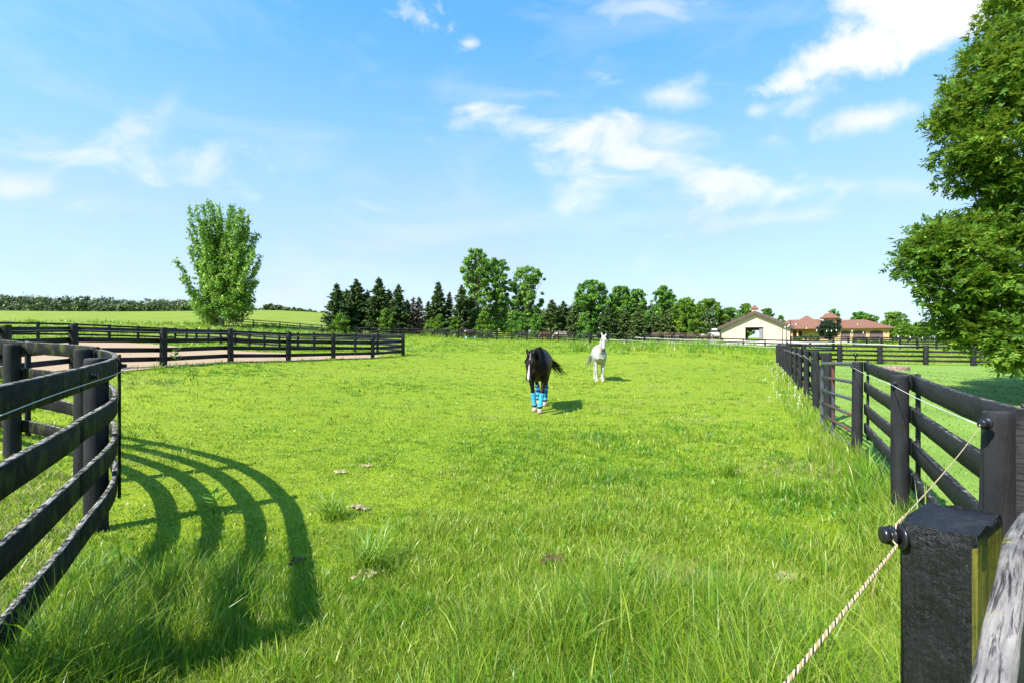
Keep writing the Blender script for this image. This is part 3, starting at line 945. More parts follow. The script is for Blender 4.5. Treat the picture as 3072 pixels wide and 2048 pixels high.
def rope(name, label, path, r=.0042, pitch=.042, tight=1.5):
    # resample
    pts = [Vector(p) for p in path]; cum = [0]
    for a, b in zip(pts, pts[1:]): cum.append(cum[-1] + (b - a).length)
    n = int(cum[-1] / .0035)
    root = empty(name, pts[0], 0, label, 'rope')
    res = []
    j = 0
    for i in range(n + 1):
        s = cum[-1] * i / n
        while j < len(cum) - 2 and cum[j + 1] < s: j += 1
        res.append((pts[j].lerp(pts[j + 1], (s - cum[j]) / max(1e-9, cum[j + 1] - cum[j])), s))
    for k in range(4):
        ln = []
        for i, (p, s) in enumerate(res):
            d = (res[min(i + 1, n)][0] - res[max(i - 1, 0)][0]).normalized()
            u = d.cross(Vector((0, 0, 1))).normalized(); w = u.cross(d)
            a = 2 * math.pi * (s / pitch + k / 4)
            q_ = 1.0 if s > tight else .52
            ln.append(p + (u * math.cos(a) + w * math.sin(a)) * r * q_ * .55 - pts[0])
        m = MB(); m.tube(ln, [r * (.34 if k == 3 else .56) * (1.0 if s > tight else .52) for _, s in res], 5, False)
        m.build('strand', ROPE_B if k == 3 else (ROPE_T if k == 1 else ROPE_Y), root, True)
    return root


QI = GPF + GPD1 * .93 + GPD2 * .04
_q0 = Vector((QI.x - .006, QI.y + .0, 1.248))
insulator(_q0, (-.93, .22, 0.03), 'big black rope insulator on the square post beside the camera', .72)
_qs = _q0 + Vector((-.93, .22, .03)) * .0235
_p0 = Vector((RF[0][0] - .066 - .05, RF[0][1] - .06, 1.285))
rope('gateway_rope', 'twisted pale and black rope stretched from the round post to the square gateway post', sagged(_p0, _qs + Vector((.012, .0, .02)), .012, 12) + [_qs + Vector((0, -.01, -.004))] + sagged(_qs + Vector((0, -.02, -.012)), Vector((-.456, -.12, 1.262)), .004, 14), .0029, .032)

# ---- arena fence (left middle distance)
def on(*pts): return [((px - CX) / F * Y, Y) for px, Y in pts]


AF = on((-190, 9.6), (15, 11.6), (222, 13.8), (490, 16), (692, 18.7), (865, 21.5), (1000, 24.2), (1118, 27), (1209, 30))
arena_front = fence('board_fence', 'four rail black fence along the near side of the sandy arena', AF, h=1.23, nr=4, rail_h=.15, gap=.30, side=-.09, t=.035, pr=.085, square=True, mat=WOODFAR, seed=21, sag=.02, inset=.05)
AB = on((1209, 30), (1132, 33), (1065, 34), (942, 35), (893, 37), (838, 39), (793, 40), (748, 40.6), (705, 41.2), (662, 42.4), (625, 43.6), (589, 44.6), (560, 45.5), (525, 46), (491, 45.5), (414, 43.5), (328, 41.5), (227, 39.2), (114, 37), (-10, 34.5), (-140, 32))
arena_back = fence('board_fence', 'grey lit back run of the fence round the sandy arena under the tall lone tree', AB[:14], h=1.28, nr=4, rail_h=.15, gap=.30, side=.08, t=.035, pr=.075, square=True, mat=WOOD, seed=22, inset=.06)
arena_back2 = fence('board_fence', 'dark far run of the arena fence below the wooded hill at the left', AB[13:], h=1.30, nr=3, rail_h=.15, gap=.40, side=.08, t=.035, pr=.085, square=True, mat=WOODFAR, seed=23, inset=.05)
wire_run('fence_wire', 'thin wire along the near arena fence just under its top rail', [Vector((x - .02, y - .12, gz(x, y) + 1.13)) for x, y in AF], .004)

# ---- pasture boundary at the back
PB = on((640, 92), (700, 91), (760, 90), (840, 88), (900, 86), (965, 85), (1027, 84), (1071, 83), (1115, 82.5), (1150, 82), (1185, 81.8), (1209, 81.6), (1236, 81.4), (1268, 81))
fence('board_fence', 'far black fence in front of the dark spruces and the meadow hill', PB, h=1.32, nr=3, rail_h=.14, gap=.42, side=.08, pr=.07, square=True, mat=WOODFAR, seed=24)
PC = on((1268, 81), (1303, 79.5), (1338, 78), (1374, 76.5), (1409, 75), (1446, 73.4), (1490, 71.5), (1535, 69.5), (1580, 67.5), (1627, 65.5), (1675, 63.5), (1722, 61), (1770, 57))
fence('board_fence', 'far pale lit board fence below the tall twin poplars, with three horses beside it', PC, h=1.32, nr=4, rail_h=.13, gap=.30, side=-.08, pr=.085, square=False, mat=WOOD, pmat=WOODFAR, seed=25)
# second line behind it
PD = on((1268, 100), (1330, 99), (1400, 98), (1470, 96), (1540, 95), (1610, 94), (1680, 93), (1750, 92), (1830, 92))
fence('board_fence', 'faint dark fence at the foot of the far trees behind the pasture', PD, h=1.3, nr=3, rail_h=.13, gap=.42, side=.08, pr=.08, square=True, mat=WOODFAR, seed=26)

# ---- middle right
PE = on((1770, 57), (1824, 58.5), (1879, 60), (1934, 61), (1990, 61.5), (2048, 61.5), (2107, 61), (2168, 60), (2230, 59), (2295, 58), (2362, 57), (2430, 57), (2500, 57.5))
_z = [gz(*PE[0])] + [CH + (HY - (1005 + (px - 1879) * .0315)) / F * Y - 1.32 for (px, Y) in ((1824, 58.5), (1879, 60), (1934, 61), (1990, 61.5), (2048, 61.5), (2107, 61), (2168, 60), (2230, 59), (2295, 58), (2362, 57), (2430, 57), (2500, 57.5))]
fence('board_fence', 'low dark fence behind the rise of tall grass in front of the cream barn', PE, h=1.32, nr=4, rail_h=.14, gap=.36, side=.08, pr=.10, square=True, mat=WOODFAR, seed=27, post_z=_z)
PF_ = [(18.6, 33.7)] + on((2411, 34.5), (2519, 34.5), (2640, 34), (2777, 33.2), (2920, 32.3), (3080, 31.4), (3250, 30.5))
fence('board_fence', 'four rail black fence crossing behind the mown lawn and under the big tree', PF_, h=1.30, nr=4, rail_h=.145, gap=.315, side=-.09, t=.035, pr=.13, square=True, mat=WOOD, seed=28, inset=.02)
PG = on((2372, 84), (2418, 84), (2455, 83.5), (2500, 83), (2545, 82.5), (2590, 82), (2635, 81.5), (2680, 81), (2725, 80), (2775, 79), (2830, 78), (2890, 77), (2950, 76), (3010, 75), (3080, 74), (3150, 73))
_zg = [CH + (HY - 1009 - i * .35) / F * y - 1.3 for i, (x, y) in enumerate(PG)]
fence('board_fence', 'dark fence in front of the house and its garage doors', PG, h=1.3, nr=4, rail_h=.14, gap=.31, side=.08, pr=.12, square=True, mat=WOODFAR, seed=29, post_z=_zg)
PH = on((2560, 72), (2600, 74), (2645, 77), (2690, 83), (2730, 92), (2765, 100), (2800, 108))
_zh = [CH + (HY - 1012.5) / F * y - 1.3 for (x, y) in PH]
fence('board_fence', 'second dark fence running back beside the garage end of the house', PH, h=1.3, nr=4, rail_h=.14, gap=.31, side=.08, pr=.12, square=True, mat=WOODFAR, seed=30, post_z=_zh)
PI_ = on((2700, 60), (2752, 60), (2810, 60), (2870, 60), (2930, 60), (2990, 60), (3060, 60), (3130, 60))
_zi = [CH + (HY - 1015 - i * .6) / F * y - 1.3 for i, (x, y) in enumerate(PI_)]
fence('board_fence', 'dark fence beyond the lawn fence on the right, seen under the tree branches', PI_, h=1.3, nr=4, rail_h=.14, gap=.31, side=.08, pr=.10, square=True, mat=WOODFAR, seed=31, post_z=_zi)
BROWN = woodmat('rusty_brown_rail', base=(.12, .07, .055), wear=.3, topwear=.3)
PK = on((1955, 88), (1990, 88), (2025, 88), (2060, 88), (2095, 88), (2130, 88), (2163, 88))
_zk = [CH + (HY - 997 - i * .9) / F * 88 - 1.5 for i in range(7)]
fence('corral_fence', 'rusty brown many railed corral between the far trees and the barn', PK, h=1.5, nr=6, rail_h=.09, gap=.24, side=.08, pr=.08, square=True, mat=BROWN, pmat=WOODFAR, seed=32, post_z=_zk)

# ---- white tape fences on thin stakes
TAPEM = simple('white_tape', (.58, .58, .57), .5, .03)
STAKE = simple('dark_stake', (.03, .03, .032), .5, .2)


def tape(label, pts, w, sids):
    root = empty('tape_fence', pts[0], 0, label, 'tape fence')
    P0 = pts[0]
    vs = []
    m = MB()
    for a, b in zip(pts, pts[1:]):
        for k in range(8):
            p = a.lerp(b, k / 8) - P0; q = a.lerp(b, (k + 1) / 8) - P0
            s0 = Vector((0, 0, .10 * (k / 8) * (1 - k / 8))); s1 = Vector((0, 0, .10 * ((k + 1) / 8) * (1 - (k + 1) / 8)))
            p = p - s0; q = q - s1
            h = Vector((0, 0, w / 2)); e = Vector((0, .004, 0))
            m.add([p - h - e, q - h - e, q + h - e, p + h - e, p - h + e, q - h + e, q + h + e, p + h + e], [(0, 1, 2, 3), (7, 6, 5, 4), (3, 2, 6, 7), (0, 4, 5, 1)])
    m.build('tape', TAPEM, root)
    for i in sids:
        p = pts[i]; g = gz(p.x, p.y)
        m = MB(); m.tube([p - P0 + Vector((0, .02, .06)), Vector((p.x, p.y + .02, g - .1)) - P0], .014, 6); s = m.build('stake', STAKE, root)
        m = MB(); q = p - P0; m.tube([q + Vector((0, -.03, 0)), q + Vector((0, .03, 0))], .035, 8); m.build('clip', TAPEM, s)
    return root


tape('thin white tape fence across the tall grass in front of the barn', [pix(1826, 1018, 53), pix(1890, 1021, 51), pix(2035, 1029, 46), pix(2193, 1033, 43), pix(2330, 1041, 36)], .026, (1, 2, 3))
tape('bright wide white tape fence running in front of the house to the right', [pix(1905, 1012, 64), pix(1970, 1015, 62), pix(2037, 1018, 60), pix(2190, 1022, 56), pix(2340, 1024.5, 52), pix(2480, 1027, 49), pix(2540, 1029, 47), pix(2640, 1032, 45), pix(2740, 1037, 43), pix(2880, 1041, 41), pix(3040, 1046, 39), pix(3200, 1052, 37)], .05, (1, 2, 3, 4, 5, 6, 7, 8, 9, 10))
# ================================================================ buildings
def sidingmat(name, base, pitch=.3, axis=0, groove=.35):
    m, nt, out = newmat(name); N = NT(nt)
    tc = N.n('ShaderNodeTexCoord'); s = N.n('ShaderNodeSeparateXYZ'); N.l(tc.outputs['Object'], s.inputs[0])
    w = N.math('FRACT', N.math('DIVIDE', s.outputs[axis], pitch))
    g = N.ramp(w, [(.0, (1, 1, 1)), (.06, (0, 0, 0)), (.94, (0, 0, 0)), (1.0, (1, 1, 1))])
    n = N.noise(tc.outputs['Object'], .7, 5)
    c = N.ramp(n, [(.3, tuple(x * .93 for x in base)), (.7, tuple(min(1, x * 1.04) for x in base))])
    c = N.mix(N.math('MULTIPLY', g, groove), c, tuple(x * .6 for x in base))
    N.pbsdf(out, c, .6, N.bump(g, .3, .02), .3)
    return m


def roofmat(name, a, b):
    m, nt, out = newmat(name); N = NT(nt)
    tc = N.n('ShaderNodeTexCoord')
    br = N.n('ShaderNodeTexBrick'); br.inputs['Scale'].default_value = 3.0; br.inputs['Mortar Size'].default_value = .02
    br.inputs['Color1'].default_value = (*a, 1); br.inputs['Color2'].default_value = (*b, 1); br.inputs['Mortar'].default_value = (*[x * .5 for x in a], 1)
    s = N.n('ShaderNodeSeparateXYZ'); N.l(tc.outputs['Object'], s.inputs[0])
    cc = N.n('ShaderNodeCombineXYZ'); N.l(N.math('ADD', s.outputs[0], N.math('MULTIPLY', s.outputs[1], .4)), cc.inputs[0]); N.l(N.math('MULTIPLY', s.outputs[2], 2.2), cc.inputs[1])
    N.l(cc.outputs[0], br.inputs['Vector'])
    n = N.noise(tc.outputs['Object'], 3.0, 5, .65)
    c = N.mix(N.ramp(n, [(.3, (0, 0, 0)), (.7, (.75, .75, .75))]), br.outputs['Color'], tuple(x * .72 for x in b))
    N.pbsdf(out, c, .85, N.bump(br.outputs['Fac'], .4, .03), .2)
    return m


CREAM = sidingmat('cream_steel_siding', (.56, .455, .33), .23)
BRTRIM = simple('brown_trim', (.10, .062, .052), .5, .15, 3)
ROOFB = roofmat('brown_shingle_roof', (.13, .075, .06), (.19, .105, .085))
ROOFR = roofmat('terracotta_shingle_roof', (.17, .080, .055), (.24, .118, .082))
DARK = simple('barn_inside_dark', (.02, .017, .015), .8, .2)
STUCCO = simple('yellow_stucco', (.47, .31, .125), .8, .10, 2)
MAUVE = sidingmat('mauve_brown_garage_door', (.115, .073, .078), .55, 2, .5)
GLASS = simple('dark_window_glass', (.02, .024, .028), .08, .1, spec=.6, bump=0)
WHITE = simple('white_paint', (.80, .80, .80), .4, .04)
BULB = simple('white_lamp_bulb', (.85, .84, .8), .25, .02)


def barn():
    Y = 112.0; pxc = 2264.0
    base = at(pxc, Y); al = math.atan((pxc - CX) / F)
    z0 = CH + (HY - 1024) / F * Y
    root = empty('barn', (base.x, base.y, z0), -al, 'cream metal sided barn with a brown gable roof and open doorway', 'barn')
    hw, eave, apex, dep = 7.25, 3.16, 6.65, 22.0
    dx0, dx1, dh = -1.85, 1.65, 3.15      # doorway
    t = .16
    def gable(y0, y1, nm):
        m = MB()
        slope = (apex - eave) / hw
        def col(xa, xb, za=0.0):
            def top(x): return apex - abs(x) * slope
            xs = [xa] + ([0.0] if xa < 0 < xb else []) + [xb]
            for a, b in zip(xs, xs[1:]):
                m.add([(a, y0, za), (b, y0, za), (b, y0, top(b)), (a, y0, top(a)), (a, y1, za), (b, y1, za), (b, y1, top(b)), (a, y1, top(a))],
                      [(0, 1, 2, 3), (7, 6, 5, 4), (0, 4, 5, 1), (1, 5, 6, 2), (2, 6, 7, 3), (3, 7, 4, 0)])
        col(-hw, dx0); col(dx1, hw); col(dx0, dx1, dh)
        return m.build(nm, CREAM, root)
    fw = gable(0, t, 'wall'); gable(dep - t, dep, 'wall')
    m = MB(); m.box(-hw, -hw + t, t, dep - t, 0, eave); m.box(hw - t, hw, t, dep - t, 0, eave); m.build('wall', CREAM, root)
    # stall walls inside make the aisle
    m = MB(); m.box(-3.0, -2.9, t, dep - t, 0, 3.4); m.box(2.9, 3.0, t, dep - t, 0, 3.4); m.box(-3, 3, .6, dep - .5, 3.42, 3.5); m.box(-3, 3, .5, .7, 2.55, 3.42); m.build('stall_wall', DARK, root)
    m = MB(); m.box(-hw, hw, -.5, dep, -.5, .02); m.build('floor_slab', simple('barn_floor', (.25, .23, .2), .9), root)
    # roof with deep overhang
    ov, fo = .75, .9; slope = (apex - eave) / hw; th = .28
    for s in (-1, 1):
        m = MB()
        xa, xb = 0.0, s * (hw + ov)
        za, zb = apex + .1, apex + .1 - (hw + ov) * slope
        vs = [(xa, -fo, za), (xb, -fo, zb), (xb, dep + fo, zb), (xa, dep + fo, za)]
        vs += [(x, y, z + th) for x, y, z in vs]
        m.add(vs, [(0, 1, 2, 3), (7, 6, 5, 4), (0, 4, 5, 1), (1, 5, 6, 2), (2, 6, 7, 3), (3, 7, 4, 0)])
        m.build('roof', ROOFB, root)
        m = MB()
        vs = [(xa, -fo - .06, za - .30), (xb, -fo - .06, zb - .30), (xb, -fo - .06, zb + th + .03), (xa, -fo - .06, za + th + .03)]
        vs += [(x, y + .055, z) for x, y, z in vs]
        m.add(vs, [(0, 1, 2, 3), (7, 6, 5, 4), (0, 4, 5, 1), (1, 5, 6, 2), (2, 6, 7, 3), (3, 7, 4, 0)])
        m.build('fascia', BRTRIM, root)
    m = MB(); m.box(dx0 - .12, dx0, -.04, .06, 0, dh + .14); m.box(dx1, dx1 + .12, -.04, .06, 0, dh + .14); m.box(dx0, dx1, -.04, .06, dh, dh + .14); m.build('door_frame', BRTRIM, root)
    m = MB(); m.box(.95, dx1 + .0, .2, .26, 0, dh - .05); m.build('sliding_door', simple('grey_door', (.20, .19, .21), .6), root)
    m = MB(); m.box(-hw + .02, hw - .02, -.012, -.002, 3.34, 3.40); m.build('trim_band', simple('cream_trim', (.60, .52, .42), .6), root)
    cu = MB(); cu.box(-.62, .62, 2.2, 3.4, apex + .2, apex + 1.0); c = cu.build('cupola', CREAM, root)
    m = MB(); zt = apex + .95
    m.rings([[(-.85, 1.95, zt), (.85, 1.95, zt), (.85, 3.65, zt), (-.85, 3.65, zt)], [(-.55, 2.25, zt + .45), (.55, 2.25, zt + .45), (.55, 3.35, zt + .45), (-.55, 3.35, zt + .45)], [(-.12, 2.68, zt + .95), (.12, 2.68, zt + .95), (.12, 2.92, zt + .95), (-.12, 2.92, zt + .95)]])
    m.build('cupola_roof', ROOFR, c)
    m = MB(); m.tube([(5.0, -.05, 3.0), (5.0, -.3, 3.0), (5.0, -.32, 2.82)], [.05, .05, .14], 8); m.build('wall_lamp', BRTRIM, root)


barn()


def hip(mat, x0, x1, y0, y1, ze, zr, ov, inset, name, parent, th=.22):
    """hip roof over a rectangle; inset = how far the ridge ends lie from the short sides"""
    a = [(x0 - ov, y0 - ov, ze), (x1 + ov, y0 - ov, ze), (x1 + ov, y1 + ov, ze), (x0 - ov, y1 + ov, ze)]
    b = [(x, y, z - th) for x, y, z in a]
    ym = (y0 + y1) / 2
    r = [(x0 - ov + inset, ym, zr), (x1 + ov - inset, ym, zr)]
    m = MB()
    m.add(a + b + r, [(0, 1, 9, 8), (1, 2, 9), (2, 3, 8, 9), (3, 0, 8), (0, 4, 5, 1), (1, 5, 6, 2), (2, 6, 7, 3), (3, 7, 4, 0), (4, 7, 6, 5)])
    return m.build(name, mat, parent)


def house():
    Y = 125.0; pxc = 2530.0; al = math.atan((pxc - CX) / F)
    z0 = CH + (HY - 1022) / F * Y
    b = at(pxc, Y)
    root = empty('house', (b.x, b.y, z0), -al, 'sprawling yellow stucco house with terracotta roofs, square tower and three garage doors', 'house')
    eave = 3.2
    # garage wing wall with three arched openings
    doors = [(-.55, 1.45), (2.05, 4.75), (5.45, 8.2)]
    m = MB(); xs = [-1.4]
    yb = .35
    for a, c in doors: m.box(xs[-1], a, 0, yb, 0, eave); xs.append(c)
    m.box(xs[-1], 9.4, 0, yb, 0, eave)
    for a, c in doors:
        n = 10; w = c - a
        for k in range(n):
            u0, u1 = a + w * k / n, a + w * (k + 1) / n
            arc = lambda x: 2.1 + .42 * math.sqrt(max(0, 1 - ((x - (a + c) / 2) / (w / 2)) ** 2 * .96))
            m.add([(u0, 0, arc(u0)), (u1, 0, arc(u1)), (u1, 0, eave), (u0, 0, eave), (u0, yb, arc(u0)), (u1, yb, arc(u1)), (u1, yb, eave), (u0, yb, eave)],
                  [(0, 1, 2, 3), (7, 6, 5, 4), (0, 4, 5, 1), (2, 6, 7, 3)])
    m.box(-1.4, 9.4, yb + .2, 8.0, 0, eave - .02)
    m.build('wall', STUCCO, root)
    for a, c in doors:
        m = MB(); m.box(a - .02, c + .02, yb - .12, yb - .02, 0, 2.06); d = m.build('garage_door', MAUVE, root)
        m = MB(); m.box(a - .02, c + .02, yb - .10, yb, 2.06, 2.6); m.build('arch_panel', simple('dark_arch_panel', (.035, .025, .03), .5), d)
        m = MB(); m.box((a + c) / 2 - .12, (a + c) / 2 + .12, yb - .16, yb - .12, .95, 1.0); m.build('handle', DARK, d)
    for x in (1.75, 5.1, 8.8):
        m = MB(); m.box(x - .12, x + .12, -.14, -.01, 1.75, 2.15); m.tube([(x, -.07, 2.15), (x, -.07, 2.3)], [.12, .02], 8); m.build('wall_lamp', BRTRIM, root)
    # main wing
    m = MB(); m.box(-14.0, -3.0, -.6, 9.0, 0, eave); m.build('wall', STUCCO, root)
    m = MB(); m.box(-9.9, -9.2, -.63, -.6 - .002, 1.0, 2.55); f = m.build('window', DARK, root)
    m = MB(); m.box(-9.82, -9.28, -.65, -.632, 1.08, 2.47); m.build('pane', GLASS, f)
    m = MB(); m.box(-11.0, -10.3, -.66, -.602, 0, 2.6); m.build('front_door', simple('brown_door', (.16, .07, .03), .5), root)
    for x in (-11.4, -10.1):
        m = MB(); m.box(x - .2, x + .2, -2.0, -1.6, 0, eave - .3); m.build('porch_column', STUCCO, root)
    hip(ROOFR, -16, -2.0, -.6, 9.0, eave, 5.8, .9, 4.4, 'roof', root)
    hip(ROOFR, -12.6, -3.8, -2.4, 7.4, eave + .03, 6.75, .6, 4.8, 'roof', root)
    hip(ROOFR, -1.6, 9.5, 0, 8.0, eave + .06, 5.4, 1.0, 5.6, 'roof', root)
    hip(ROOFR, -7.5, 8.0, .9, 8.4, eave + .12, 5.52, .6, 4.2, 'roof', root)
    m = MB(); m.box(-3.2, -1.2, -.1, 1.2, 0, eave); m.build('wall', STUCCO, root)
    m = MB(); m.box(-4.4, -1.5, 2.2, 5.4, 3.0, 6.1); tw = m.build('tower', STUCCO, root)
    m = MB(); m.box(-2.9, -1.9, 2.17, 2.199, 5.2, 5.9)
    hip(ROOFR, -4.4, -1.5, 2.2, 5.4, 6.1, 7.6, .8, 2.2, 'tower_roof', tw)
    m = MB(); m.tube([(-9.2, 1.4, 4.9), (-9.2, 1.4, 5.7)], .09, 8); m.build('roof_vent', BRTRIM, root)
    m = MB(); m.tube([(3.0, 1.0, 3.6), (3.0, 1.0, 4.3)], .09, 8); m.build('roof_vent', WHITE, root)


house()


def trailer():
    p = pix(2150, 1003, 116)
    g = CH + (HY - 1015) / F * 116
    root = empty('horse_trailer', (p.x, p.y, g), -.45, 'white horse trailer with a dark window strip parked beside the barn', 'trailer')
    m = MB(); m.box(-3.4, 1.6, 0, 2.3, .45, 2.35, .12); m.build('body', WHITE, root)
    m = MB(); m.box(-2.9, 1.05, -.03, -.004, 1.45, 1.95); m.build('window', GLASS, root)
    for x in (-1.6, -.6):
        for yy in (.12, 2.1):
            m = MB(); m.tube([(x, yy - .1, .38), (x, yy + .1, .38)], .38, 14); m.build('wheel', PLASTIC, root)
    m = MB(); m.box(-4.6, -3.4, 1.05, 1.25, .5, .62); m.build('tow_bar', PLASTIC, root)


trailer()

# ---- light poles and a string of lamps near the corner of the lawn
POLE = simple('dark_pole', (.02, .017, .016), .5, .2)
pl = []
for px, yt, Y, lb in ((2347, 980, 41, 'thin dark pole before the barn wall, left of the pair'), (2359.5, 975, 40, 'thin dark pole before the right end of the barn'),
                      (2371.5, 963, 39, 'tallest thin dark pole at the corner of the barn roof'), (2523, 986, 42, 'thin dark pole in front of the garage')):
    b = at(px, Y); top = pix(px, yt, Y)
    o = tag(MB().tube([(0, 0, -.2), (0, 0, top.z - b.z)], [.04, .03], 8).build('lamp_pole', POLE, None, True), lb, 'pole', 'poles of the string lights')
    o.location = b; pl.append(top)


def lights(label, pts, idx):
    root = empty('string_light', pts[0], 0, label, 'string lights', 'lamp strings')
    m = MB(); m.tube([p - pts[0] for p in pts], .006, 4); m.build('cable', POLE, root)
    for i in idx:
        o = MB().tube([(0, 0, .03), (0, 0, -.02), (0, 0, -.07), (0, 0, -.11), (0, 0, -.125)], [.012, .022, .04, .03, .008], 8).build('bulb', BULB, root, True)
        o.location = pts[i] - pts[0]


def droop(a, b, s, n): return [a.lerp(b, k / n) - Vector((0, 0, s * 4 * (k / n) * (1 - k / n))) for k in range(n + 1)]


lights('string of pale lamps hanging between the poles at the barn corner', [pl[0]] + droop(pl[0], pl[1], .1, 3)[1:] + droop(pl[1], pl[2], .2, 3)[1:], (2, 4, 5))
lights('string of pale lamps drooping in front of the house and its round dark shrub', droop(pl[2], pl[3], .42, 10), (1, 3, 5, 7, 8, 9))
lights('string of pale lamps running from the garage pole towards the big tree', droop(pl[3], pix(2960, 1010, 38), .35, 12), (1, 2, 4, 5, 6, 7, 8, 9, 10))


# ---- fire ring on the lawn
def firering():
    c = at(2687, 27)
    root = empty('fire_ring', c, 0, 'low round ring of reddish grey blocks on the mown lawn', 'fire ring')
    mats = [simple('block_%d' % 0, (.30, .20, .165), .9, .3, 8)]
    n = 16
    for lay in range(2):
        for k in range(n):
            a0 = 2 * math.pi * (k + lay * .5) / n + .02; a1 = 2 * math.pi * (k + 1 + lay * .5) / n - .02
            z0_, z1_ = lay * .115, lay * .115 + .108
            m = MB(); ro, ri = .62 + (.008 if lay else 0), .45
            m.add([(ri * math.cos(a0), ri * math.sin(a0), z0_), (ro * math.cos(a0), ro * math.sin(a0), z0_), (ro * math.cos(a1), ro * math.sin(a1), z0_), (ri * math.cos(a1), ri * math.sin(a1), z0_),
                   (ri * math.cos(a0), ri * math.sin(a0), z1_), (ro * math.cos(a0), ro * math.sin(a0), z1_), (ro * math.cos(a1), ro * math.sin(a1), z1_), (ri * math.cos(a1), ri * math.sin(a1), z1_)],
                  [(0, 1, 2, 3), (7, 6, 5, 4), (0, 4, 5, 1), (1, 5, 6, 2), (2, 6, 7, 3), (3, 7, 4, 0)])
            m.build('block', mats[0], root)


firering()
# ================================================================ trees
def leafquads(c, nrm, L, W, g, axis=None):
    """rhombic leaves: centres, normals, lengths, widths -> verts, quads"""
    n = len(c)
    nrm = nrm / (np.linalg.norm(nrm, axis=1, keepdims=True) + 1e-9)
    a = g.normal(size=(n, 3)) if axis is None else axis + g.normal(0, .25, (n, 3))
    a = a - nrm * (a * nrm).sum(1, keepdims=True); a /= np.linalg.norm(a, axis=1, keepdims=True) + 1e-9
    b = np.cross(nrm, a)
    L = np.broadcast_to(L, (n,))[:, None] / 2; W = np.broadcast_to(W, (n,))[:, None] / 2
    v = np.stack([c - a * L, c + b * W - a * L * .15, c + a * L, c - b * W - a * L * .15], 1).reshape(-1, 3)
    f = np.arange(4 * n).reshape(n, 4)
    return v, f


LEAF_POP = leafmat('poplar_leaves', (0.064, 0.160, 0.030), (0.182, 0.353, 0.043), (0.407, 0.535, 0.074), .30)
LEAF_GRN = leafmat('broad_leaves', (0.046, 0.129, 0.020), (0.125, 0.281, 0.029), (0.271, 0.416, 0.046), .28)
LEAF_MAP = leafmat('yellow_green_leaves', (0.048, 0.117, 0.011), (0.131, 0.261, 0.017), (0.275, 0.358, 0.024), .32)
LEAF_ASH = leafmat('ash_leaves', (.028, .086, .009), (.104, .205, .016), (.31, .385, .034), .36, .55, .2)
LEAF_DRK = leafmat('dark_bush_leaves', (.012, .026, .010), (.026, .050, .016), (.06, .07, .03), .15)
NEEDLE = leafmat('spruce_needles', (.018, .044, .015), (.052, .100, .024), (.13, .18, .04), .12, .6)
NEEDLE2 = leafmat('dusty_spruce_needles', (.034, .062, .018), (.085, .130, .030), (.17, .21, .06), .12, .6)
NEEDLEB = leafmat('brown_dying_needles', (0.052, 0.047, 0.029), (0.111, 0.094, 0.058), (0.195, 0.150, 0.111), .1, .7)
WOODSM = leafmat('far_wood_leaves', (.040, .070, .020), (.090, .140, .034), (.18, .215, .055), .15)
BARK = simple('grey_bark', (.17, .14, .115), .9, .4, 7, bump=.6)
BARKD = simple('dark_bark', (.06, .048, .04), .9, .4, 7, bump=.6)


def crown_mesh(clumps, per, size, g, aspect=.75, up=.35, shell=.45, tintbase=.35, tintvar=.25):
    """clumps: array rows (x,y,z,rx,ry,rz); leaves through each clump's volume, thicker near its skin"""
    C = np.asarray(clumps, float)
    vol = (C[:, 3] * C[:, 4] * C[:, 5]) ** (2 / 3)
    cnt = np.maximum(4, (per * len(C) * vol / vol.sum()).astype(int))
    idx = np.repeat(np.arange(len(C)), cnt)
    n = len(idx)
    d = g.normal(size=(n, 3)); d /= np.linalg.norm(d, axis=1, keepdims=True)
    r = g.random(n) ** shell
    # lumpy sub-structure so the skin is ragged
    sub = g.normal(size=(len(C), 7, 3)); sub /= np.linalg.norm(sub, axis=2, keepdims=True)
    s = sub[idx, g.integers(0, 7, n)]
    d2 = d * .62 + s * .75; d2 /= np.linalg.norm(d2, axis=1, keepdims=True)
    p = C[idx, :3] + d2 * r[:, None] * C[idx, 3:6] * (1 + .25 * g.normal(size=(n, 1)) * (r[:, None] > .7))
    p = p + g.normal(0, .16, (n, 3)) * C[idx, 3:6]
    nrm = d2 * .55 + np.array([0, 0, up]) + g.normal(0, .55, (n, 3))
    L = size * (.7 + .6 * g.random(n))
    v, f = leafquads(p, nrm, L, L * aspect, g)
    ct = g.normal(0, tintvar * .6, len(C))
    tint = np.clip(tintbase + ct[idx] + g.normal(0, tintvar * .7, n), 0, 1)
    return np_mesh('crown', v, [f], False, {'tint': tint})


def limb(mb, a, b, r0, r1, g, bend=.12, n=5):
    a = Vector(a); b = Vector(b); L = (b - a).length
    pts = [a.lerp(b, k / n) + Vector(g.normal(0, bend * L * .25, 3)) * math.sin(math.pi * k / n) + Vector((0, 0, -L * bend * math.sin(math.pi * k / n) * .5)) for k in range(n + 1)]
    mb.tube(pts, [r0 + (r1 - r0) * k / n for k in range(n + 1)], 6)


PROF = {
    'round': lambda h: (max(0, 1 - ((h - .52) / .52) ** 2)) ** .5,
    'oval': lambda h: (max(0, 1 - (abs(h - .45) / .56) ** 2.4)) ** .6,
    'tall': lambda h: min(1, .55 + 1.1 * h) * (1 - max(0, (h - .72) / .30) ** 2) ** .5 if h < 1.01 else 0,
    'bush': lambda h: (max(0, 1 - h ** 2.2)) ** .5,
}


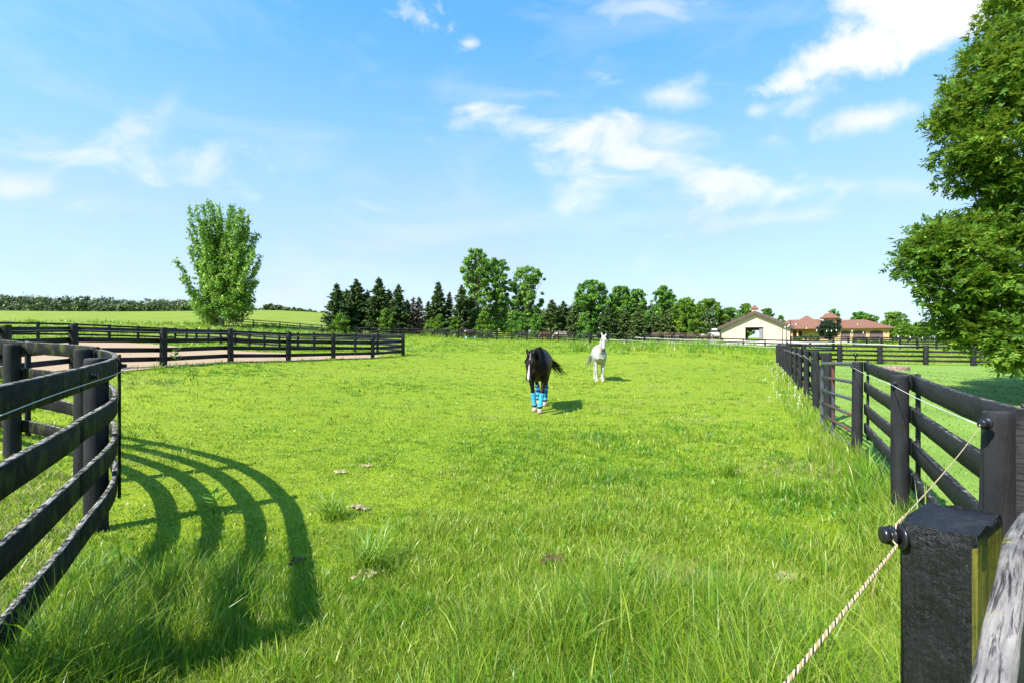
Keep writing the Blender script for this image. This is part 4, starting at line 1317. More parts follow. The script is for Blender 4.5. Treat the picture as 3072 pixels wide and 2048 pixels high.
def tree(name, label, px, ytop, halfpx, Y, prof='round', trunk=.16, leaf=.38, per=3600, nclump=46, mat=None, bark=None, group=None, seed=0, ybase=None, cr=.22, cat='tree',
         lean=0.0, depthk=1.0, loc=None, height=None, radius=None, tint=.38, crown_low=None):
    g = np.random.default_rng(900 + seed)
    b = at(px, Y) if loc is None else loc
    H = height or (CH + (HY - ytop) / F * Y - b.z)
    Rw = radius or halfpx * Y / F
    root = empty(name, b, g.random() * 6.28 if False else 0, label, cat, group)
    t0 = H * trunk
    hc = H - t0
    cl = []; nclump = int(nclump * 4.2); per = int(per * 4.4); leaf = leaf * .66; cr = cr * .66
    pf = PROF[prof]
    k = 0
    while len(cl) < nclump and k < 4000:
        k += 1
        h = g.random()
        R = pf(h) * Rw
        if R < .05 * Rw: continue
        a = g.random() * 2 * math.pi
        rho = R * (g.random() ** .5)
        s = Rw * cr * (.7 + .6 * g.random()) * (.65 + .35 * pf(h))
        rho = max(0, rho - s * .55)
        z = t0 + h * hc
        z = min(z, H - s * .75)
        cl.append((rho * math.cos(a) + lean * h * H, rho * math.sin(a) * depthk, z, s, s, s * .82))
    me = crown_mesh(cl, per / nclump, leaf, g, tintbase=tint)
    link('crown', me, mat or LEAF_GRN, root)
    m = MB(); tr = max(.05, H * .017)
    m.tube([(0, 0, -.3), (0, 0, t0 * .5), (lean * H * .4, 0, t0 + hc * .45), (lean * H * .8, 0, t0 + hc * .8)], [tr * 1.25, tr, tr * .55, tr * .15], 8)
    for c in cl[::3]:
        h = max(t0 * .7, c[2] * .62)
        limb(m, (lean * H * h / H * .8, 0, h), c[:3], tr * .33, tr * .08, g)
    m.build('trunk', bark or BARKD, root, True)
    return root


def spruce(name, label, px, ytop, halfpx, Y, mat=None, seed=0, group='spruces along the back of the pasture', dens=1.0, bare=.04, bark=None):
    g = np.random.default_rng(3000 + seed)
    b = at(px, Y); H = CH + (HY - ytop) / F * Y - b.z; R = halfpx * 1.28 * Y / F
    root = empty(name, b, 0, label, 'tree', group)
    P_, A_, T_ = [], [], []
    m = MB(); m.tube([(0, 0, -.3), (0, 0, H * .5), (0, 0, H * .97)], [H * .016, H * .010, .02], 7)
    z = H * bare + .15
    while z < H * .97:
        u = (z - H * bare) / (H * (1 - bare))
        L0 = R * (1 - u) ** .85 * (.86 + .14 * math.sin(z * 3.1 + seed)) + .12
        nb = int(7 + 5 * (1 - u))
        a0 = g.random() * 6.28
        for k in range(nb):
            a = a0 + 2 * math.pi * k / nb + g.normal(0, .16)
            L = L0 * (.62 + .5 * g.random())
            if g.random() < .07: L *= 1.25
            zz = z + g.normal(0, .12)
            d = np.array([math.cos(a), math.sin(a), 0])
            ns = max(5, int(L * 22 * dens))
            tt = (.12 + .88 * g.random(ns) ** .8)
            rise = .28 * u - .18 * (1 - u)
            pts = d[None] * (L * tt)[:, None]
            pts[:, 2] = zz + L * (rise * tt + .20 * tt ** 2 * (1 - u) - .05) + g.normal(0, .05, ns)
            side = np.array([-d[1], d[0], 0])
            wd = .30 * L * (1 - tt * .75) + .06
            sg = g.normal(0, .5, ns)
            pts += side[None] * (sg * wd)[:, None]
            pts[:, 2] -= np.abs(sg) * wd * .25
            ax = d[None] + side[None] * (sg * .9)[:, None] + np.array([0, 0, -.28])
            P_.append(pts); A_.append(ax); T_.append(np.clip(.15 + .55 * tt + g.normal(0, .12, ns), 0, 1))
            if L > 1.0 and g.random() < .35:
                m.tube([(0, 0, zz), tuple(d * L * .8 + np.array([0, 0, zz + L * rise * .8]))], [.03, .008], 4, False)
        z += .34 + .16 * g.random() - .12 * u
    # leader
    n = 14; zt = H - np.linspace(0, .7, n)
    P_.append(np.stack([g.normal(0, .05, n), g.normal(0, .05, n), zt], -1)); A_.append(np.stack([g.normal(0, .3, n), g.normal(0, .3, n), np.ones(n)], -1)); T_.append(np.full(n, .4))
    p = np.concatenate(P_); ax = np.concatenate(A_); t = np.concatenate(T_)
    n = len(p)
    nr = g.normal(0, .45, (n, 3)) + np.array([0, 0, .8])
    Ls = (.42 + .3 * g.random(n)) * (.6 + .4 * R / 3)
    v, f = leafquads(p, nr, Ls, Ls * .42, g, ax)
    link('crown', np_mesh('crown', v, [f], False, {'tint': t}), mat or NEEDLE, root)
    m.build('trunk', bark or BARKD, root, True)
    return root


# ---- the lone poplar in the meadow
def lone():
    g = np.random.default_rng(42)
    Y = 85.0; px0 = 665
    b = at(px0, Y); s = Y / F
    root = empty('poplar_tree', b, 0, 'tall lone poplar with upright branches standing in the meadow behind the arena', 'tree')
    ybase = HY - (b.z - CH) / s
    tips = [(px_, py_) for px_, py_ in zip(g.uniform(575, 775, 70), g.uniform(640, 930, 70)) if -np.interp(py_, [640, 760, 930], [70, 74, 86]) < px_ - 668 < np.interp(py_, [640, 760, 930], [74, 98, 104])] + [(567, 624), (590, 622), (608, 618), (626, 607), (640, 609), (657, 616), (692, 622), (703, 622), (719, 630), (731, 632), (748, 652), (772, 705), (757, 712), (781, 770), (773, 800), (768, 846),
            (762, 900), (745, 945), (722, 962), (530, 782), (545, 838), (567, 740), (569, 690), (575, 880), (600, 955), (580, 920), (632, 968), (690, 965),
            (640, 720), (680, 700), (660, 660), (700, 780), (620, 800), (660, 820), (640, 880), (690, 880), (720, 840), (600, 850), (725, 750), (610, 700)]
    m = MB()
    m.tube([(0, 0, -.3), (0, 0, 1.2), (.1, 0, 6), (0, .1, 12), (-.1, 0, 18)], [.50, .40, .30, .17, .05], 9)
    cl = []
    for i, (px, py) in enumerate(tips):
        y = g.normal(0, 1) * min(2.6, 1.2 + abs(px - px0) * s * .3)
        x = (px - CX) / F * (Y + y) - b.x; z = CH + (HY - py) / F * (Y + y) - b.z
        frac = .20 + .30 * g.random()
        z0 = max(1.5, z * (.30 + .25 * g.random()) - .5 * abs(x))
        a = np.array([0.05 * x, 0, z0]); e = np.array([x, y, z])
        mid = a * .5 + e * .5 + np.array([x * .10, y * .2, -.10 * (z - z0)])
        pts = [(1 - t) ** 2 * a + 2 * t * (1 - t) * mid + t * t * e for t in np.linspace(0, 1, 7)]
        m.tube([tuple(p) for p in pts], np.linspace(.13, .02, 7), 6)
        nL = max(3, int(np.linalg.norm(e - a) / .62))
        for t in np.linspace(.28, 1.0, nL):
            p = (1 - t) ** 2 * a + 2 * t * (1 - t) * mid + t * t * e
            r = (.78 - .22 * t) * (.85 + .3 * g.random())
            off = g.normal(0, .32 * (1.15 - t), 3)
            cl.append((*(p + off), r, r, r * 1.05))
    for i in range(120):
        z = 1.9 + 9.5 * g.random() ** 1.1; R = np.interp(z, [1.9, 3.5, 7, 11.5], [3.6, 5.4, 5.2, 4.0]) * g.random() ** .55; a_ = g.random() * 6.28
        r = .55 + .35 * g.random()
        cl.append((R * math.cos(a_) + .3, R * math.sin(a_) * .8, z, r, r, r))
    me = crown_mesh(cl, 36, .35, g, .85, .25, .5, .42, .28)
    link('crown', me, LEAF_POP, root)
    m.build('trunk', BARK, root, True)


lone()

# ---- spruces and poplars along the back
for i, (px, yt, hw, Y, lb, mt) in enumerate((
        (1010, 850, 47, 85.5, 'leftmost dark spruce at the edge of the meadow hill', NEEDLE),
        (1070, 838, 58, 90, 'wide dark spruce, second from the meadow hill', NEEDLE),
        (1102, 872, 42, 94, 'mid sized spruce filling the gap right of the wide dark spruce', NEEDLE2),
        (1166, 868, 40, 93, 'mid sized spruce filling the gap right of the tallest left spruce', NEEDLE),
        (1222, 900, 32, 90, 'short spruce on the right edge of the left conifer clump', NEEDLE2),
        (1285, 905, 28, 93, 'short spruce left of the pointed spruce', NEEDLE2),
        (1412, 890, 36, 91, 'short spruce tucked under the left edge of the poplars', NEEDLE),
        (1040, 868, 48, 92, 'shorter spruce half hidden between the two leftmost tall ones', NEEDLE2),
        (1137, 832, 52, 88.5, 'tallest spruce of the left clump, third from the meadow hill', NEEDLE),
        (1196, 855, 44, 87.5, 'dense spruce ending the left clump of conifers', NEEDLE),
        (1315, 847, 46, 91, 'pointed spruce standing left of the twin poplars', NEEDLE),
        (1348, 877, 26, 92, 'narrow small spruce between two pointed ones left of the poplars', NEEDLE),
        (1386, 855, 46, 89, 'pointed dark spruce touching the left side of the tall poplars', NEEDLE),
        (1655, 900, 44, 92, 'broad grey green spruce right of the twin poplars', NEEDLE2),
        (1690, 904, 36, 94, 'slim dark spruce right of the twin poplars', NEEDLE),
        (1722, 918, 40, 92, 'dusty spruce left of the round poplar group', NEEDLE2),
        (1822, 925, 36, 93, 'dark spruce in the shade below the round poplar group', NEEDLE),
        (1872, 920, 42, 94, 'dusty spruce below the middle of the round poplar group', NEEDLE2),
        (1915, 925, 40, 92, 'broad drooping spruce right of the round poplar group', NEEDLE2),
        (1962, 940, 34, 93, 'small reddish grey spruce below the separate round tree', NEEDLE2),
        (2000, 935, 40, 92, 'dusty spruce left of the yellow green maple', NEEDLE2))):
    spruce('spruce_tree', lb, px, yt, hw, Y, mt, i)
spruce('spruce_tree', 'thin twin topped dying spruce with a bare pale trunk in the gap of the conifers', 1240, 892, 30, 88, NEEDLEB, 31, dens=.55, bark=BARK)
spruce('spruce_tree', 'second thin dying spruce in the gap, beside the bare pale trunk', 1258, 890, 30, 88.6, NEEDLEB, 32, dens=.55, bark=BARK)

for i, a in enumerate((
        dict(label='tallest poplar of the centre, broad and bright green', px=1432, ytop=748, halfpx=52, Y=93, prof='tall', trunk=.10, per=5600, nclump=64, mat=LEAF_POP, bark=BARK, cr=.21),
        dict(label='poplar leaning on the right of the tallest one, slightly lower', px=1490, ytop=775, halfpx=50, Y=95, prof='tall', trunk=.10, per=5200, nclump=60, mat=LEAF_POP, bark=BARK, cr=.21),
        dict(label='separate tall poplar right of the tallest pair', px=1580, ytop=800, halfpx=58, Y=96, prof='tall', trunk=.16, per=5600, nclump=64, mat=LEAF_POP, bark=BARK, cr=.20),
        dict(label='big round topped poplar of the middle group', px=1775, ytop=842, halfpx=58, Y=98, prof='round', trunk=.12, per=5000, nclump=60, mat=LEAF_GRN, cr=.21),
        dict(label='round poplar in the middle group, right of the biggest', px=1862, ytop=860, halfpx=44, Y=100, prof='round', trunk=.12, per=4200, nclump=52, mat=LEAF_GRN, cr=.22),
        dict(label='right hand round poplar of the middle group', px=1908, ytop=868, halfpx=40, Y=99, prof='round', trunk=.12, per=4000, nclump=50, mat=LEAF_GRN, cr=.22),
        dict(label='separate round tree standing above the dusty spruces', px=1990, ytop=858, halfpx=42, Y=98, prof='oval', trunk=.18, per=4000, nclump=50, mat=LEAF_GRN, cr=.22),
        dict(label='bright yellow green maple right of the dusty spruces', px=2062, ytop=893, halfpx=50, Y=92, prof='oval', trunk=.07, per=5000, nclump=60, mat=LEAF_MAP, cr=.2),
        dict(label='broad green tree between the maple and the barn', px=2125, ytop=897, halfpx=52, Y=128, prof='oval', trunk=.08, per=5200, nclump=60, mat=LEAF_MAP, cr=.2),
        dict(label='dark tree rising behind the left roof edge of the barn', px=2188, ytop=923, halfpx=40, Y=135, prof='oval', trunk=.1, per=3600, nclump=46, mat=LEAF_GRN),
        dict(label='round tree behind the barn, left of the cupola', px=2243, ytop=911, halfpx=32, Y=165, prof='round', trunk=.1, per=3200, nclump=40, mat=LEAF_MAP),
        dict(label='round tree behind the barn roof, right of the cupola', px=2302, ytop=926, halfpx=26, Y=165, prof='round', trunk=.1, per=2800, nclump=36, mat=LEAF_MAP),
        dict(label='tiny tree top between the barn roof and the house roof', px=2342, ytop=946, halfpx=13, Y=180, prof='round', trunk=.1, per=1400, nclump=24, mat=LEAF_GRN),
        dict(label='round tree rising behind the house tower', px=2500, ytop=927, halfpx=24, Y=170, prof='round', trunk=.1, per=2600, nclump=36, mat=LEAF_MAP),
        dict(label='tree behind the garage roof, left half of the clump', px=2580, ytop=935, halfpx=32, Y=175, prof='round', trunk=.1, per=2800, nclump=36, mat=LEAF_GRN),
        dict(label='lower tree behind the garage roof, right half of the clump', px=2612, ytop=944, halfpx=26, Y=172, prof='round', trunk=.1, per=2400, nclump=34, mat=LEAF_MAP),
        dict(label='big rounded tree beyond the right end of the garage', px=2685, ytop=937, halfpx=42, Y=165, prof='round', trunk=.08, per=3400, nclump=44, mat=LEAF_MAP),
        dict(label='low spreading tree beside the garage end', px=2712, ytop=968, halfpx=34, Y=150, prof='bush', trunk=.04, per=2800, nclump=40, mat=LEAF_MAP),
        dict(label='small tree seen between the garage and the big ash', px=2765, ytop=966, halfpx=36, Y=160, prof='round', trunk=.05, per=2800, nclump=40, mat=LEAF_MAP),
        dict(label='far tree behind the lowest branches of the big ash', px=2835, ytop=962, halfpx=42, Y=165, prof='round', trunk=.05, per=2800, nclump=40, mat=LEAF_GRN),
        dict(label='far tree at the right edge behind the big ash', px=2930, ytop=955, halfpx=52, Y=165, prof='round', trunk=.05, per=2800, nclump=40, mat=LEAF_GRN),
        dict(label='farthest right tree hidden behind the big ash', px=3040, ytop=950, halfpx=55, Y=165, prof='round', trunk=.05, per=2800, nclump=40, mat=LEAF_GRN))):
    tree(name='broadleaf_tree' if i > 2 else 'poplar_tree', group='broadleaf trees along the horizon', seed=i, leaf=.34 + .0016 * a['Y'], **a)
for i, (px, yt, hw, Y, lb) in enumerate((
        (1020, 940, 38, 83.5, 'light green bush at the foot of the leftmost spruce'),
        (1158, 925, 26, 83.4, 'light green bush at the foot of the tallest spruce of the left clump'),
        (1292, 958, 24, 85, 'light green low bush left of the pointed spruces'),
        (1318, 942, 22, 84, 'bright green sapling before the pointed spruce'),
        (1364, 950, 18, 82.5, 'bright green sapling just left of the dark bay horse'),
        (1452, 935, 34, 80, 'leafy shrub at the foot of the tall poplars'),
        (1545, 930, 34, 90, 'leafy understorey bush between the two poplar clumps'),
        (1610, 940, 30, 91, 'leafy understorey bush right of the separate tall poplar'),
        (1755, 940, 30, 90, 'leafy bush below the big round poplar'),
        (1940, 935, 26, 96, 'green bush behind the drooping spruce'))):
    tree('bush', lb, px, yt, hw, Y, 'bush', .03, .34, 1500, 26, LEAF_MAP if i < 6 else LEAF_GRN, group='bushes among the far trees', seed=60 + i, cat='bush', cr=.3)
tree('round_shrub', 'dark round clipped tree in front of the yellow house wall', 2486, 962, 34, 112, 'round', .12, .26, 5200, 60, LEAF_DRK, seed=90, cr=.26, cat='shrub', tint=.4)
for i, (px, yt, hw, lb) in enumerate(((2433, 1000, 9, 'small green shrub against the house wall'), (2452, 1004, 6, 'tiny green shrub left of the dark round tree'), (2395, 1008, 14, 'low green hedge by the house porch'))):
    tree('bush', lb, px, yt, hw, 121, 'bush', .02, .25, 500, 14, LEAF_MAP, group='shrubs by the house', seed=95 + i, cat='bush', cr=.35)


# ---- far wood on the left hill
def woods(name, label, specs, seed, leaf):
    g = np.random.default_rng(seed)
    cl = []
    for px, yt, Y, hw in specs:
        b = at(px, Y); top = CH + (HY - yt) / F * Y; R = hw * Y / F
        H = max(3, top - b.z)
        for k in range(9):
            a = g.random() * 6.28; rr = R * .75 * g.random() ** .5
            z = b.z + H * (.25 + .62 * g.random())
            s = R * (.38 + .25 * g.random())
            cl.append((b.x + rr * math.cos(a), b.y + rr * math.sin(a), min(z, top - s * .7), s, s, s * .85))
        cl.append((b.x, b.y, top - R * .5, R * .62, R * .62, R * .5))
    me = crown_mesh(cl, 46, leaf, g, .8, .4, .4, .36, .42)
    return tag(link(name, me, WOODSM), label, 'wood', None, 'stuff')


sky_l = lambda px: np.interp(px, [-400, 0, 60, 150, 230, 300, 360, 420, 470, 510, 560, 600], [880, 884, 886, 890, 889, 895, 899, 902, 897, 901, 898, 900])
gw = np.random.default_rng(5)
sp = []
for px in np.arange(-420, 600, 13): sp.append((px, sky_l(px) + gw.normal(0, 3.4), 420 + gw.normal(0, 8), 10 + 16 * gw.random() ** 2))
for px in np.arange(-420, 610, 12): sp.append((px, sky_l(px) + 12 + gw.normal(0, 5), 370 + gw.normal(0, 8), 9 + 16 * gw.random() ** 2))
for px in np.arange(-420, 620, 10): sp.append((px, 915 + gw.normal(0, 5.0), 320 + gw.normal(0, 8), 7 + 13 * gw.random() ** 2))
woods('woods', 'dark green wood along the top of the far hill at the left', sp, 8, 1.25)
sp = []
for px in np.arange(720, 800, 9): sp.append((px, np.interp(px, [720, 760, 800], [912, 922, 927]) + gw.normal(0, 1.5), 300, 9))
for px in np.arange(795, 985, 8): sp.append((px, np.interp(px, [795, 815, 850, 900, 930, 985], [913, 911, 920, 925, 932, 936]) + gw.normal(0, 2), 290, 9))
woods('treeline', 'low dark treeline on the brow of the meadow between the lone poplar and the spruces', sp, 9, 1.1)


sp = []
for px in np.arange(1420, 2125, 14): sp.append((px, np.interp(px, [1420, 1500, 1640, 1760, 1960, 2060, 2210], [930, 925, 930, 910, 915, 925, 935]) + gw.normal(0, 5), 112 + gw.normal(0, 4), 22))
woods('understorey_woods', 'shaded green wood filling in behind the poplars and spruces', sp, 10, .7)


# ---- the big ash on the right
def ash():
    g = np.random.default_rng(77)
    Yt = 15.5; tx = 17.6
    b = Vector((tx, Yt, gz(tx, Yt)))
    root = empty('ash_tree', b, 0, 'big leafy ash filling the right edge with branches hanging over the mown lawn', 'tree')
    spec = [(3010, 50, 14.6, 75, 90), (2965, 150, 14.4, 60, 70), (2920, 210, 14.2, 55, 60), (3010, 200, 13.6, 80, 80), (2880, 300, 14, 60, 60), (2950, 310, 13.4, 75, 70), (3040, 320, 13.2, 80, 80),
            (2835, 365, 14, 42, 40), (2850, 440, 13.8, 55, 60), (2925, 430, 13.2, 75, 65), (3020, 440, 13, 80, 75), (2875, 520, 13.8, 45, 40), (2950, 530, 13.4, 65, 45), (3040, 550, 13.1, 75, 65),
            (3010, 610, 14.2, 45, 40), (3055, 660, 13.8, 55, 60), (3015, 655, 13.3, 60, 55), (3060, 120, 13.8, 75, 90), (3070, 230, 13.0, 70, 80),
            (2728, 785, 13.4, 38, 38), (2752, 720, 13.6, 26, 34), (2785, 735, 13.4, 55, 45), (2840, 690, 13.8, 55, 36), (2905, 665, 14, 50, 30), (2790, 815, 13.1, 55, 42), (2870, 750, 13.1, 70, 55),
            (2830, 885, 13.2, 52, 45), (2905, 840, 12.8, 75, 60), (2965, 740, 13.2, 65, 60), (2990, 830, 12.6, 75, 65), (2900, 930, 13.2, 60, 42), (2830, 960, 13.6, 38, 34), (2880, 995, 13.6, 48, 26), (2975, 930, 12.9, 70, 55),
            (3050, 760, 12.8, 70, 70), (3055, 900, 12.4, 60, 60), (2985, 1000, 12.4, 60, 44), (3050, 985, 12.2, 55, 60), (3000, 1052, 12.2, 42, 26), (3060, 1055, 12.0, 50, 26), (2955, 1000, 12.6, 40, 34)]
    cl = []
    for px, py, Y, rx, ry in spec:
        p = pix(px + 22, py, Y) - b; k = Y / F
        cl.append((p.x + .012 * (3072 - px) * k, p.y, p.z, rx * k * .80, .68 * (rx + ry) / 2 * k + .2, ry * k * .80))
    for i in range(75):         # the rest of the crown, outside the frame
        a = g.random() * 6.28; h = g.random()
        R = 5.2 * (1 - abs(h - .4) ** 2 * 1.8) * g.random() ** .4
        x, y, z = R * math.cos(a), R * math.sin(a) * .95, 1.6 + h * 11.5
        if (b.x + x) / max(2, b.y + y) < 1.085: continue
        cl.append((x, y, z, .85, .85, .65))
    C = np.array(cl)
    # twigs -> compound leaves -> leaflets
    P_, N_, A_, T_ = [], [], [], []
    m = MB()
    m.tube([(0, 0, -.4), (0, 0, 1.4), (.1, .1, 4.5), (-.1, 0, 8), (0, 0, 12)], [.42, .33, .27, .17, .04], 10)
    for ci, c in enumerate(C):
        o, r = c[:3], c[3:]
        hb = max(1.2, o[2] * .72)
        limb(m, (0, 0, hb), tuple(o), .10 if ci % 3 else .14, .02, g, .10, 6)
        nt = int(84 * max(.6, (r[0] * r[2]) / .35))
        d = g.normal(size=(nt, 3)); d /= np.linalg.norm(d, axis=1, keepdims=True)
        tp = o + d * r * np.array([1, 1, .85]) * (.30 + .75 * g.random((nt, 1)) ** .5)
        out = d * .8 + np.array([-.15, -.15, -.05]) + g.normal(0, .35, (nt, 3))
        out /= np.linalg.norm(out, axis=1, keepdims=True)
        ctint = g.normal(0, .10)
        for t, dr in zip(tp, out):
            nl = 7
            s = np.arange(nl)[:, None] * .062
            base = t + dr * s + g.normal(0, .05, (nl, 3))
            for q in base:            # compound leaf: stalk dq with 7 leaflets
                dq = dr * .55 + g.normal(0, .6, 3); dq[2] -= .15; dq /= np.linalg.norm(dq)
                up = np.array([0, 0, 1.0]) + g.normal(0, .35, 3); up -= dq * (up @ dq); up /= np.linalg.norm(up)
                sd = np.cross(up, dq)
                for k, (al, si) in enumerate(((.07, 1), (.07, -1), (.135, 1), (.135, -1), (.205, 0))):
                    ax = dq * (.55 if si else 1) + sd * si * .85
                    P_.append(q + dq * al + ax * .048); A_.append(ax); N_.append(up + g.normal(0, .22, 3)); T_.append(.40 + ctint)
    p = np.array(P_); n = len(p)
    L = .140 * (.6 + .8 * g.random(n))
    v, f = leafquads(p, np.array(N_), L, L * .42, g, np.array(A_) * 2)
    tint = np.clip(np.array(T_) + g.normal(0, .17, n) + .10 * (g.random(n) < .12), 0, 1)
    link('crown', np_mesh('crown', v, [f], False, {'tint': tint}), LEAF_ASH, root)
    m.build('trunk', BARKD, root, True)
    print('ash leaflets', n)


ash()
# ================================================================ horses (modelled facing -Y)
def ell_tube(mb, secs, n=16):
    """secs: (centre, lateral radius, other radius); frame follows the path, lateral axis stays in X where it can"""
    cs = [Vector(s[0]) for s in secs]; rings = []
    for i, (c, rx, rz) in enumerate([(Vector(s[0]), s[1], s[2]) for s in secs]):
        d = (cs[min(i + 1, len(cs) - 1)] - cs[max(i - 1, 0)]).normalized()
        lat = Vector((1, 0, 0)); lat = (lat - d * lat.dot(d)).normalized()
        o = d.cross(lat)
        rings.append([c + lat * math.cos(2 * math.pi * k / n) * rx + o * math.sin(2 * math.pi * k / n) * rz for k in range(n)])
    mb.rings(rings)


def hermite(secs, n=4):
    out = []
    for i in range(len(secs) - 1):
        p0 = secs[max(i - 1, 0)]; p1 = secs[i]; p2 = secs[i + 1]; p3 = secs[min(i + 2, len(secs) - 1)]
        f = lambda s: np.array([*s[0], s[1], s[2]])
        a, b, c, d = f(p0), f(p1), f(p2), f(p3)
        for k in range(n):
            t = k / n
            q = .5 * (2 * b + (c - a) * t + (2 * a - 5 * b + 4 * c - d) * t * t + (3 * b - a - 3 * c + d) * t ** 3)
            out.append((q[:3], max(.004, q[3]), max(.004, q[4])))
    out.append(secs[-1])
    return out


def horse(name, label, loc, rz, pose, coat, mane_c, scale=1.0, fine=.020, wraps=None, hoof=(.10, .085, .07), tail='down', detail=True, group=None):
    root = empty(name, loc, rz, label, 'horse', group)
    root.scale = (scale,) * 3
    poll = Vector(pose['poll']); muz = Vector(pose['muzzle'])
    bm_ = MB()
    twist = pose.get('twist', 0)
    torso = [((0, -.80, 1.10), .05, .07), ((0, -.77, 1.10), .13, .17), ((0, -.62, 1.10), .215, .285), ((0, -.40, 1.11), .262, .385), ((0, -.10, 1.07), .305, .395), ((0, .20, 1.06), .312, .375),
             ((0, .48, 1.13), .292, .355), ((0, .68, 1.17), .245, .30), ((0, .82, 1.17), .155, .22), ((0, .885, 1.17), .05, .09)]
    ell_tube(bm_, hermite(torso), 22)
    # withers
    ell_tube(bm_, [((0, -.52, 1.36), .02, .03), ((0, -.40, 1.44), .09, .08), ((0, -.25, 1.43), .10, .07), ((0, .0, 1.38), .10, .06)], 10)
    # hind quarters
    for s in (-1, 1):
        ell_tube(bm_, hermite([((s * .12, .62, 1.36), .06, .08), ((s * .155, .60, 1.22), .135, .24), ((s * .165, .56, 1.03), .132, .225), ((s * .16, .56, .88), .105, .16), ((s * .155, .60, .76), .08, .11)]), 14)
        ell_tube(bm_, hermite([((s * .10, -.60, 1.28), .06, .10), ((s * .165, -.56, 1.10), .10, .20), ((s * .175, -.50, .92), .085, .135), ((s * .165, -.46, .80), .06, .09)]), 12)
        ell_tube(bm_, [((s * .09, -.70, 1.02), .05, .06), ((s * .095, -.72, .96), .085, .085), ((s * .10, -.66, .88), .05, .06)], 10)
    # neck
    nb = Vector((0, -.56, 1.20)); nd = poll - nb
    mid = nb.lerp(poll, .5) + Vector((0, -.03, .02 if nd.z > .2 else .05))
    perp = .0
    ell_tube(bm_, hermite([((0, -.36, 1.20), .15, .22), (tuple(nb), .155, .265), (tuple(nb.lerp(mid, .6)), .12, .215), (tuple(mid.lerp(poll, .35)), .095, .165), (tuple(poll.lerp(mid, .08)), .078, .115), (tuple(poll + nd.normalized() * .03), .045, .06)]), 14)
    # head
    hd = (muz - poll); L = hd.length; hdn = hd.normalized()
    side = Vector((1, 0, 0)); side = (side - hdn * side.dot(hdn)).normalized()
    fr = hdn.cross(side)                    # towards the face or the jaw
    if fr.y > 0: fr = -fr                   # face side
    if pose.get('headroll'): pass
    def hp(u, f=0.0): return tuple(poll + hd * u + fr * f)
    head = [(hp(-.10, -.02), .045, .05), (hp(-.02, -.02), .082, .09), (hp(.12, -.035), .100, .118), (hp(.27, -.04), .108, .138), (hp(.42, -.035), .092, .128), (hp(.58, -.012), .068, .094), (hp(.74, .0), .056, .072), (hp(.88, .0), .060, .068), (hp(.96, -.003), .056, .056), (hp(1.02, -.008), .030, .028)]
    ell_tube(bm_, hermite(head), 16)
    for s in (-1, 1):                       # eye ridges, nostril wings, jaws
        c = Vector(hp(.25, .03)) + side * s * .085
        ell_tube(bm_, [(tuple(c - hdn * .05), .012, .015), (tuple(c), .030, .034), (tuple(c + hdn * .05), .012, .015)], 8)
        c = Vector(hp(.92, .03)) + side * s * .035
        ell_tube(bm_, [(tuple(c - hdn * .04), .012, .012), (tuple(c), .026, .026), (tuple(c + hdn * .03), .012, .012)], 8)
        e0 = poll + side * s * .058 + hdn * -.03; ed = (-hdn * .75 + side * s * .24 + fr * (.30 if not pose.get('ears_back') else -.3)).normalized()
        ell_tube(bm_, [(tuple(e0 - ed * .02), .030, .03), (tuple(e0 + ed * .05), .040, .028), (tuple(e0 + ed * .11), .030, .018), (tuple(e0 + ed * .165), .008, .006)], 8)
    # legs
    hooves = []; cann = []
    for key, s, hind in (('fl', -1, 0), ('fr', 1, 0), ('hl', -1, 1), ('hr', 1, 1)):
        dx, dy, lift, bend = pose['legs'].get(key, (0, 0, 0, 0))
        x0 = s * .16
        x1 = x0 + dx
        if not hind:
            el = Vector((x0, -.46, .84)); kn = Vector((x0 + dx * .5, -.50 + dy * .5 - bend, .47 + lift * .5)); fe = Vector((x1, -.50 + dy, .155 + lift)); 
            secs = [(tuple(el + Vector((0, 0, .06))), .085, .12), (tuple(el.lerp(kn, .35)), .066, .088), (tuple(el.lerp(kn, .8)), .048, .056), (tuple(kn), .052, .056), (tuple(kn.lerp(fe, .22)), .040, .043), (tuple(kn.lerp(fe, .7)), .033, .037), (tuple(fe), .042, .046)]
        else:
            st = Vector((x0, .56, .84)); hk = Vector((x0 + dx * .5, .76 + dy * .55, .55 + lift * .5)); fe = Vector((x1, .70 + dy, .155 + lift)); kn = hk
            secs = [(tuple(st + Vector((0, 0, .05))), .09, .14), (tuple(st.lerp(hk, .4)), .072, .10), (tuple(st.lerp(hk, .82)), .048, .062), (tuple(hk), .050, .066), (tuple(hk.lerp(fe, .25)), .040, .048), (tuple(hk.lerp(fe, .7)), .034, .039), (tuple(fe), .043, .047)]
        co = fe + Vector((0, -.055, -.075))
        secs += [(tuple(fe.lerp(co, .55)), .035, .039), (tuple(co), .048, .052)]
        ell_tube(bm_, hermite(secs, 3), 12)
        hooves.append(co); cann.append((kn, fe))
    raw = bm_.build('tmp', None)
    md = raw.modifiers.new('r', 'REMESH'); md.mode = 'VOXEL'; md.voxel_size = fine; md.use_smooth_shade = True
    sm = raw.modifiers.new('s', 'SMOOTH'); sm.iterations = 4 if fine < .03 else 2; sm.factor = .5
    bpy.context.view_layer.update()
    me = bpy.data.meshes.new_from_object(raw.evaluated_get(bpy.context.evaluated_depsgraph_get()))
    me.name = 'body'
    bpy.data.objects.remove(raw)
    n = len(me.vertices); co = np.empty(n * 3, np.float32); me.vertices.foreach_get('co', co); co = co.reshape(-1, 3)
    me.polygons.foreach_set('use_smooth', np.ones(len(me.polygons), bool))
    # coat attributes: u along the head, sideways offset, height above ground, muzzle skin
    pv = np.array(poll); hv = np.array(hd)
    u = ((co - pv) @ np.array(hdn)) / L; lat = np.abs((co - pv) @ np.array(side)); fc = (co - pv) @ np.array(fr)
